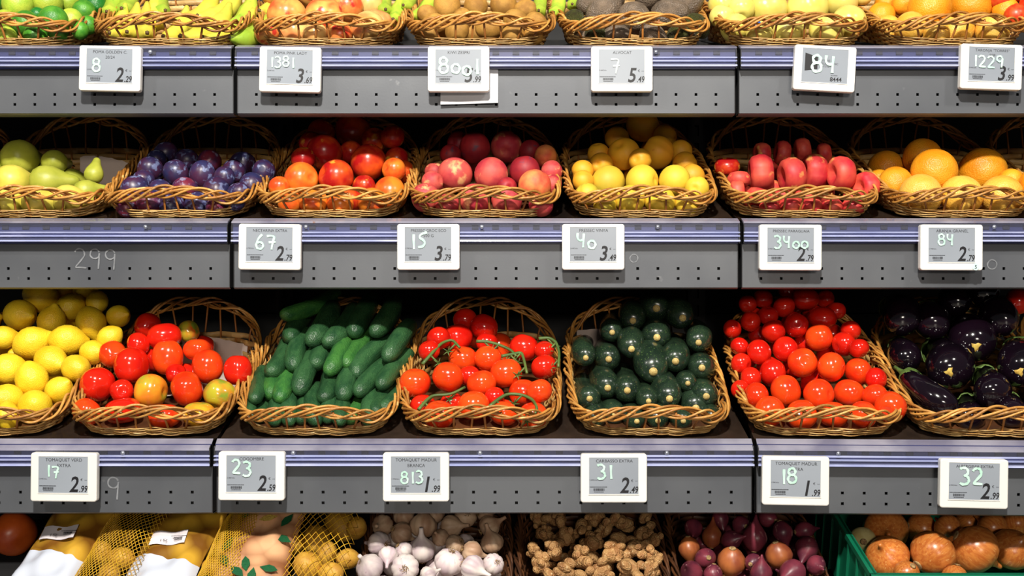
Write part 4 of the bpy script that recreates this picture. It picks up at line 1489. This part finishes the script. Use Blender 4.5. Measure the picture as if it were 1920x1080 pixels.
label(3, 719, 842, 849, ['TOMAQUET MADUR', 'BRANCA'], '813', ('1', '99'), -.026, -.016, .022)
label(3, 1089, 1212, 851, ['CARBASSO EXTRA'], '31', ('2', '49'), -.030, -.006, .026)
label(3, 1428, 1554, 856, ['TOMAQUET MADUR', 'EXTRA'], '18', ('1', '99'), -.027, -.010, .028, .01)
label(3, 1760, 1889, 861, ['ALBERGINIA EXTRA'], '32', ('2', '99'), -.026, -.006, .030, .015)

# paper note tucked behind the kiwi label
m = MB()
nx, nz = 12, 8
V, F = [], []
for j in range(nz + 1):
    for i in range(nx + 1):
        u, v = i / nx, j / nz
        V.append((-.055 + .11 * u, .0015 * math.sin(u * 5 + v * 3) - .004 * (1 - v), -.0 - .074 * (1 - v) + .003 * u * (1 - v)))
for j in range(nz):
    for i in range(nx):
        q = j * (nx + 1) + i
        F.append((q, q + 1, q + nx + 2, q + nx + 1))
m.add(V, F)
m.add([(x, y + .0006, z) for x, y, z in V], [tuple(reversed(f)) for f in F])
yy = ROWS[1][0]
p = ray(880, 124, yy + .014)
tag(obj('paper_note', m.mesh('paper_note'), M_paper, None, (p.x, yy + .014, p.z)), 'white paper note tucked behind the kiwi price label', 'paper')


# paper liners inside some baskets
def liner(place, row, pxc, x0, x1, label, word=False, h=.05):
    y0, z0, a = row_geo(row, pxc)
    X = (pxc - 960) / F_PX * (CAM_D + y0 + .04)
    e = empty('paper_liner', (X, y0 + .040, z0 + .006))
    e.rotation_euler = (Matrix.Rotation(a, 3, 'Z') @ Matrix.Rotation(TILT, 3, 'X')).to_euler()
    tag(e, label, 'paper')
    V, F = [], []
    nx, nv = 18, 14
    rr = random.Random(pxc)
    for j in range(nv + 1):
        for i in range(nx + 1):
            u, v = i / nx, j / nv
            x = x0 + (x1 - x0) * u
            if v < .6:
                yv, zv = .20 + .27 * v, .003
            else:
                w = (v - .6) / .4
                yv, zv = .362 + .012 * w, .003 + w * (h + .012 * math.sin(3 * u + 1))
            V.append((x, yv - abs(rr.uniform(0, .004)), zv + rr.uniform(0, .003)))
    for j in range(nv):
        for i in range(nx):
            q = j * (nx + 1) + i
            F.append((q, q + 1, q + nx + 2, q + nx + 1))
    mm = MB()
    mm.add(V, F)
    mm.add([(x, y + .0004, z - .0004) for x, y, z in V], [tuple(reversed(f)) for f in F])
    obj('sheet', mm.mesh('sheet'), mat('pinkish_liner_paper', rgb(214, 196, 186), rgb(196, 178, 168), rough=.75, scale=9), e)
    if word:
        obj('print', text_mesh('Condis', .02), M_ink, e, (-.03, .352, h - .004), (math.radians(80), 0, 0))
        mm = MB()
        mm.rev([(0, .0008), (.006, .0006), (.0065, 0)], 12)
        dsk = mm.mesh('print_dot')
        obj('print_dot', dsk, mat('red_print', rgb(200, 40, 50), rough=.6), e, (-.050, .354, h - .026), (math.radians(80), 0, 0))
        obj('print_dot', dsk, mat('green_print', rgb(30, 110, 60), rough=.6), e, (-.044, .354, h - .029), (math.radians(80), 0, 0), (.8, .6, 1))


liner('pear', 2, 45, -.02, .118, 'pale paper liner at the back right of the pear basket')
liner('mixed', 3, 272, -.03, .118, 'pale paper liner at the back right of the mixed tomato basket', h=.06)
liner('courgette', 3, 1224, -.118, .06, 'pinkish paper liner with printed word behind the courgettes', True, h=.075)

# ---------------------------------------------------------------- bottom bin: bags, garlic, ginger, shallots, onions
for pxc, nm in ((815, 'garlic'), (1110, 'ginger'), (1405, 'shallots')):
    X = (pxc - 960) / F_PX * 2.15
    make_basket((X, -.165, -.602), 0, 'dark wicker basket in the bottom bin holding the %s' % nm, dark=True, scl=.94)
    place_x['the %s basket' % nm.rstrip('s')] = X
gs = [(790, 1030, 54, None, 54, (0, -.2, 1)), (842, 1055, 58, None, 58, (-.3, .4, -1)), (760, 1065, 54, None, 54, (0, 1, -.25)), (793, 985, 54, 'garlicb', 54, (.1, .3, 1)), (753, 1000, 44, 'garlicb'), (847, 987, 46, 'garlicb'), (922, 1017, 46, 'garlicb'),
      (885, 1035, 44, 'garlicb'), (717, 985, 42, 'garlicb'), (710, 1020, 48), (693, 1063, 54), (728, 1042, 38), (757, 1033, 36), (918, 987, 44, 'garlicb'), (873, 968, 44, 'garlicb'), (887, 1065, 50), (925, 1058, 42), (853, 1022, 40, 'garlicb'),
      (803, 1078, 34), (825, 1008, 34, 'garlicb'), (757, 966, 42, 'garlicb'), (815, 962, 40, 'garlicb'), (910, 962, 36, 'garlicb')]
pile(4, 'garlic', 'garlic bulb', 'garlic_bulb', 'garlic', gs, 'the garlic basket', cat='garlic')
gi = [(1012, 1058, 52), (1040, 1035, 46), (1090, 1050, 54), (1060, 1005, 46), (1110, 1018, 50), (1150, 1040, 56), (1182, 1062, 50), (1135, 992, 46), (1090, 985, 44), (1045, 975, 44), (1120, 968, 44), (1170, 982, 46), (1205, 1000, 46), (1222, 1042, 44),
      (1190, 1025, 46), (1220, 1072, 46), (1062, 1072, 48), (1128, 1074, 50), (1015, 1000, 40), (1000, 1028, 36), (1160, 1010, 44), (1228, 1012, 36), (1008, 972, 40), (1210, 968, 40)]
pile(4, 'ginger', 'ginger root', 'ginger_root', 'ginger', gi, 'the ginger basket', cat='ginger')
shs = [(1415, 1010, 50, None, 50, (.1, .2, 1)), (1460, 1040, 54, 'shalo', 54, (.3, .2, -1)), (1372, 1052, 58, 'shalo', 58, (0, .4, -1)), (1335, 1007, 42, 'shalo', 42, (.1, .2, 1)), (1292, 1027, 44, 'shalo'), (1513, 1027, 48), (1323, 1047, 42), (1297, 1073, 46),
       (1487, 1073, 54), (1467, 997, 42), (1390, 985, 38), (1370, 1013, 40), (1412, 1055, 36), (1337, 1076, 38), (1427, 1075, 44), (1507, 995, 38), (1300, 990, 38), (1440, 972, 38), (1350, 972, 36), (1530, 1060, 40)]
pile(4, 'shallot', 'shallot', 'shallot', 'shal', shs, 'the shallot basket')
ons = [(1660, 995, 84), (1727, 990, 60), (1665, 1045, 82), (1750, 1038, 88), (1827, 1030, 94), (1897, 1030, 80), (1776, 990, 52), (1860, 990, 60), (1618, 1013, 50, 'onionp'), (1905, 982, 54), (1815, 978, 50), (1700, 1075, 50), (1790, 1082, 50)]
pile(4, 'onion', 'onion', 'onion', 'onion', ons, 'the green onion crate')

# green crate
M_crate = mat('green_plastic_crate', rgb(20, 122, 88), rgb(14, 104, 74), rough=.35, scale=5)
cr = empty('plastic_crate', (.828, -.185, -.606), (TILT, 0, 0))
tag(cr, 'green plastic crate holding the golden onions', 'crate')
CW, CL, CH = .43, .40, .125


def cpart(name, *bx):
    mm = MB()
    for b in bx:
        mm.box(*b)
    obj(name, mm.mesh(name, False), M_crate, cr)


cpart('floor_panel', (-CW / 2, CW / 2, 0, CL, 0, .004))
for sx in (-1, 1):
    x0 = sx * CW / 2
    cpart('side_wall', (min(x0, x0 - sx * .004), max(x0, x0 - sx * .004), 0, CL, 0, CH), (min(x0 + sx * .006, x0 - sx * .006), max(x0 + sx * .006, x0 - sx * .006), 0, CL, CH - .01, CH))
    for k in range(7):
        cpart('rib', (min(x0, x0 + sx * .005), max(x0, x0 + sx * .005), .03 + k * .055, .036 + k * .055, .005, CH - .01), (min(x0 - sx * .004, x0 - sx * .007), max(x0 - sx * .004, x0 - sx * .007), .03 + k * .055, .036 + k * .055, .005, CH - .01))
for yy_ in (0, CL):
    s_ = 1 if yy_ == 0 else -1
    cpart('end_wall', (-CW / 2, CW / 2, min(yy_, yy_ + s_ * .004), max(yy_, yy_ + s_ * .004), 0, CH), (-CW / 2 - .006, CW / 2 + .006, yy_ - .006, yy_ + .006, CH - .012, CH))
    for k in range(9):
        cpart('rib', (-.19 + k * .047, -.184 + k * .047, yy_ - .006, yy_ + .006, .01, CH - .012))
# slots printed through the front rim
for k in range(10):
    mm = MB()
    mm.box(-.05 + k * .011, -.044 + k * .011, -.0064, -.005, CH - .010, CH - .004)
    obj('slot', mm.mesh('slot', False), M_black, cr)


# potato bags
def pillow(w, l, h, nu=26, nv=26, seed=0):
    rr = random.Random(seed)
    V, F = [], []
    ph = [rr.uniform(0, 6) for _ in range(4)]
    for side in (1, -1):
        for j in range(nv + 1):
            for i in range(nu + 1):
                u, v = i / nu * 2 - 1, j / nv * 2 - 1
                e = max(0, (1 - abs(u) ** 3)) ** .5 * max(0, (1 - abs(v) ** 4)) ** .5
                cr_ = .003 * math.sin(7 * u + 3 * v + ph[0]) * e + .003 * math.sin(11 * v - 4 * u + ph[1]) * e
                V.append((u * w / 2 * (1 - .05 * math.cos(v * 3)), v * l / 2, side * (h / 2 * e) + (cr_ if side == 1 else 0)))
    n = (nu + 1) * (nv + 1)
    for s_ in (0, 1):
        for j in range(nv):
            for i in range(nu):
                q = s_ * n + j * (nu + 1) + i
                f = (q, q + 1, q + nu + 2, q + nu + 1)
                F.append(f if s_ == 0 else tuple(reversed(f)))
    mm = MB()
    mm.add(V, F)
    return mm.mesh('film')


def film_mat(name, kind):
    m_ = bpy.data.materials.new(name)
    m_.use_nodes = True
    nt = m_.node_tree
    N, L_ = nt.nodes, nt.links
    b = N['Principled BSDF']
    b.inputs['Roughness'].default_value = .22
    b.inputs['Coat Weight'].default_value = .4
    tc = N.new('ShaderNodeTexCoord')
    sep = N.new('ShaderNodeSeparateXYZ')
    L_.new(tc.outputs['Object'], sep.inputs[0])
    if kind == 'white':
        # white print below, printed potatoes above with a scalloped edge
        vo = N.new('ShaderNodeTexVoronoi')
        vo.inputs['Scale'].default_value = 22
        L_.new(tc.outputs['Object'], vo.inputs['Vector'])
        ramp = N.new('ShaderNodeValToRGB')
        ramp.color_ramp.elements[0].color = rgb(206, 160, 52)
        ramp.color_ramp.elements[1].color = rgb(120, 78, 26)
        ramp.color_ramp.elements[0].position = .25
        ramp.color_ramp.elements[1].position = .75
        L_.new(vo.outputs['Distance'], ramp.inputs[0])
        no = N.new('ShaderNodeTexNoise')
        no.inputs['Scale'].default_value = 14
        L_.new(tc.outputs['Object'], no.inputs['Vector'])
        ad = N.new('ShaderNodeMath')
        ad.operation = 'MULTIPLY_ADD'
        ad.inputs[1].default_value = .05
        L_.new(no.outputs['Fac'], ad.inputs[0])
        L_.new(sep.outputs['Y'], ad.inputs[2])
        gt = N.new('ShaderNodeMath')
        gt.operation = 'GREATER_THAN'
        gt.inputs[1].default_value = .012
        L_.new(ad.outputs[0], gt.inputs[0])
        mx = N.new('ShaderNodeMix')
        mx.data_type = 'RGBA'
        mx.inputs['A'].default_value = rgb(206, 212, 226)
        L_.new(ramp.outputs[0], mx.inputs['B'])
        L_.new(gt.outputs[0], mx.inputs['Factor'])
        L_.new(mx.outputs['Result'], b.inputs['Base Color'])
    else:
        vo = N.new('ShaderNodeTexVoronoi')
        vo.inputs['Scale'].default_value = 26
        L_.new(tc.outputs['Object'], vo.inputs['Vector'])
        ramp = N.new('ShaderNodeValToRGB')
        ramp.color_ramp.elements[0].color = rgb(226, 174, 130)
        ramp.color_ramp.elements[1].color = rgb(150, 98, 66)
        ramp.color_ramp.elements[0].position = .3
        ramp.color_ramp.elements[1].position = .8
        L_.new(vo.outputs['Distance'], ramp.inputs[0])
        L_.new(ramp.outputs[0], b.inputs['Base Color'])
    return m_


M_film = film_mat('white_potato_bag_film', 'white')
M_film2 = film_mat('printed_potato_bag_film', 'printed')
M_net = mat('yellow_plastic_net', rgb(214, 168, 40), rgb(196, 146, 30), rough=.4, scale=20)
M_leaf = mat('dark_green_leaf_print', rgb(24, 76, 48), rgb(40, 100, 60), rough=.3, scale=30)
M_stk = mat('white_bag_sticker', rgb(222, 214, 218), rough=.4)
M_red = mat('red_bag_trim', rgb(200, 50, 40), rough=.4)


def net_mesh(w, l, h, nu, nv, rad=.0007):
    """diamond netting over a domed strip"""
    mm = MB()
    def P(u, v):
        e = max(0.02, 1 - abs(u) ** 2.2) ** .5 * max(.05, 1 - abs(v) ** 4) ** .5
        return (u * w / 2, v * l / 2, h * e + .0015 * math.sin(9 * u + 7 * v))
    for i in range(-nv, nu + nv):
        for s_ in (1, -1):
            pts_ = []
            for j in range(nv * 2 + 1):
                v = j / (nv * 2) * 2 - 1
                u = (i + s_ * j / 2) / nu * 2 - 1 if s_ == 1 else (i + nv - j / 2) / nu * 2 - 1
                if -1 <= u <= 1:
                    pts_.append(P(u, v))
            if len(pts_) > 2:
                mm.tube(pts_, rad, 3)
    return mm.mesh('net')


def bag_at(px, py, w, l, h, rz, label, film, netdx, netw, leaf=False, mesh_n=(16, 22), dx=0.0):
    y = pile_y(4, px, py) - .01
    p = ray(px, py, y)
    e = empty('potato_bag', p)
    e.rotation_euler = (Matrix.Rotation(math.radians(rz), 3, 'Z') @ Matrix.Rotation(math.radians(38), 3, 'X')).to_euler()
    tag(e, label, 'potato bag', 'potato bags')
    f = obj('film', pillow(w, l, h, seed=px), film, e)
    if not leaf:
        mm = MB()
        n = 8
        V = [(-.034 + .068 * i / n, .012 + .03 * j, h / 2 + .0045 + .003 * math.sin(i)) for j in range(2) for i in range(n + 1)]
        mm.add(V, [(i, i + 1, i + n + 2, i + n + 1) for i in range(n)])
        mm.add([(a, b, c - .0006) for a, b, c in V], [(i + n + 1, i + n + 2, i + 1, i) for i in range(n)])
        st = obj('label_sticker', mm.mesh('label_sticker'), M_stk, f, None, (0, 0, .12))
        obj('barcode', barcode_mesh(px, .016), M_ink, st, (.012, .020, h / 2 + .0085), (-HP, 0, 0))
        obj('print', text_mesh('1 Kg', .008), M_ink, st, (-.006, .016, h / 2 + .009))
    else:
        rr = random.Random(5)
        lm = MB()
        lm.add([(0, -.5, 0), (.22, -.2, .03), (.26, .1, .04), (0, .55, 0), (-.26, .1, .04), (-.22, -.2, .03), (0, 0, .06)], [(0, 1, 6), (1, 2, 6), (2, 3, 6), (3, 4, 6), (4, 5, 6), (5, 0, 6)])
        LM = lm.mesh('leaf_print')
        for k in range(16):
            u, v = rr.uniform(-.8, .8), rr.uniform(-.8, .9)
            ee = max(0, (1 - abs(u) ** 3)) ** .5 * max(0, (1 - abs(v) ** 4)) ** .5
            obj('leaf_print', LM, M_leaf if k else M_scar, f, (u * w / 2, v * l / 2, h / 2 * ee + .005), (0, 0, rr.uniform(0, 6.28)), (.03, .034, .02))
    obj('net', net_mesh(netw, l, h * .62, *mesh_n), M_net, e, (netdx, 0, -.006))
    return e


def spuds(items, place):
    pile(4, 'potato', 'potato', 'potato', 'potato', items, place, filler=False)


bag_at(112, 1040, .125, .24, .05, -14, 'white and yellow printed potato bag, leftmost of the two white bags', M_film, .115, .115)
spuds([(205, 1002, 46), (190, 1038, 44), (228, 1048, 46), (238, 1012, 36), (205, 1075, 44)], 'left white potato bag')
bag_at(318, 1050, .135, .24, .05, -12, 'white and yellow printed potato bag, rightmost of the two white bags', M_film, .105, .07)
spuds([(397, 1030, 36), (402, 1064, 40), (385, 1000, 34)], 'right white potato bag')
bag_at(482, 1040, .135, .25, .06, -4, 'peach-coloured printed potato bag with green leaves and coarse yellow net', M_film2, .115, .12, True, (9, 13))
spuds([(422, 1030, 46), (592, 1012, 56), (578, 1062, 60), (612, 1040, 44), (640, 985, 60), (652, 1048, 42), (668, 990, 44), (545, 1020, 46), (620, 1075, 44)], 'coarse yellow net bag')
o = pile(4, 'beef', 'squash', 'squash', 'squash', [(26, 1000, 84)], 'the far left of the bottom bin', filler=False)
o[0]['obj']['label'] = 'shaded orange squash at the far left of the bottom bin'
# sloping black riser that carries the potato bags
mm = MB()
zr = lambda y: -.512 + .36 * (y + .11) - .052
mm.prism([(-.19, -.61), (-.19, zr(-.19)), (.16, zr(.16)), (.16, -.52)], -.98, -.285)
tag(obj('display_riser', mm.mesh('display_riser', False), M_black), 'black sloping riser under the potato bags', 'riser')

# faint chalk scribbles left on the steel fronts
M_ghost = mat('rubbed_chalk', rgb(134, 137, 142), rgb(112, 115, 120), rough=.7, scale=60, vary=.0)
for row, sct, px, py, txt, hh, mm_ in ((2, 0, 138, 506, '299', .04, M_ghost), (3, 0, 200, 934, '9', .042, M_ghost), (2, 1, 1180, 492, '0', .03, M_ghost), 
                                       (2, 2, 1850, 505, '0', .035, M_ghost)):
    p = ray(px, py, ROWS[row][0] + .02)
    obj('chalk_mark', chalk_mesh(txt, hh, .09 if mm_ is M_ghost else .3), mm_, SH[(row, sct)], (p.x - XS[sct] - .0035, .0199, p.z - ROWS[row][1]))
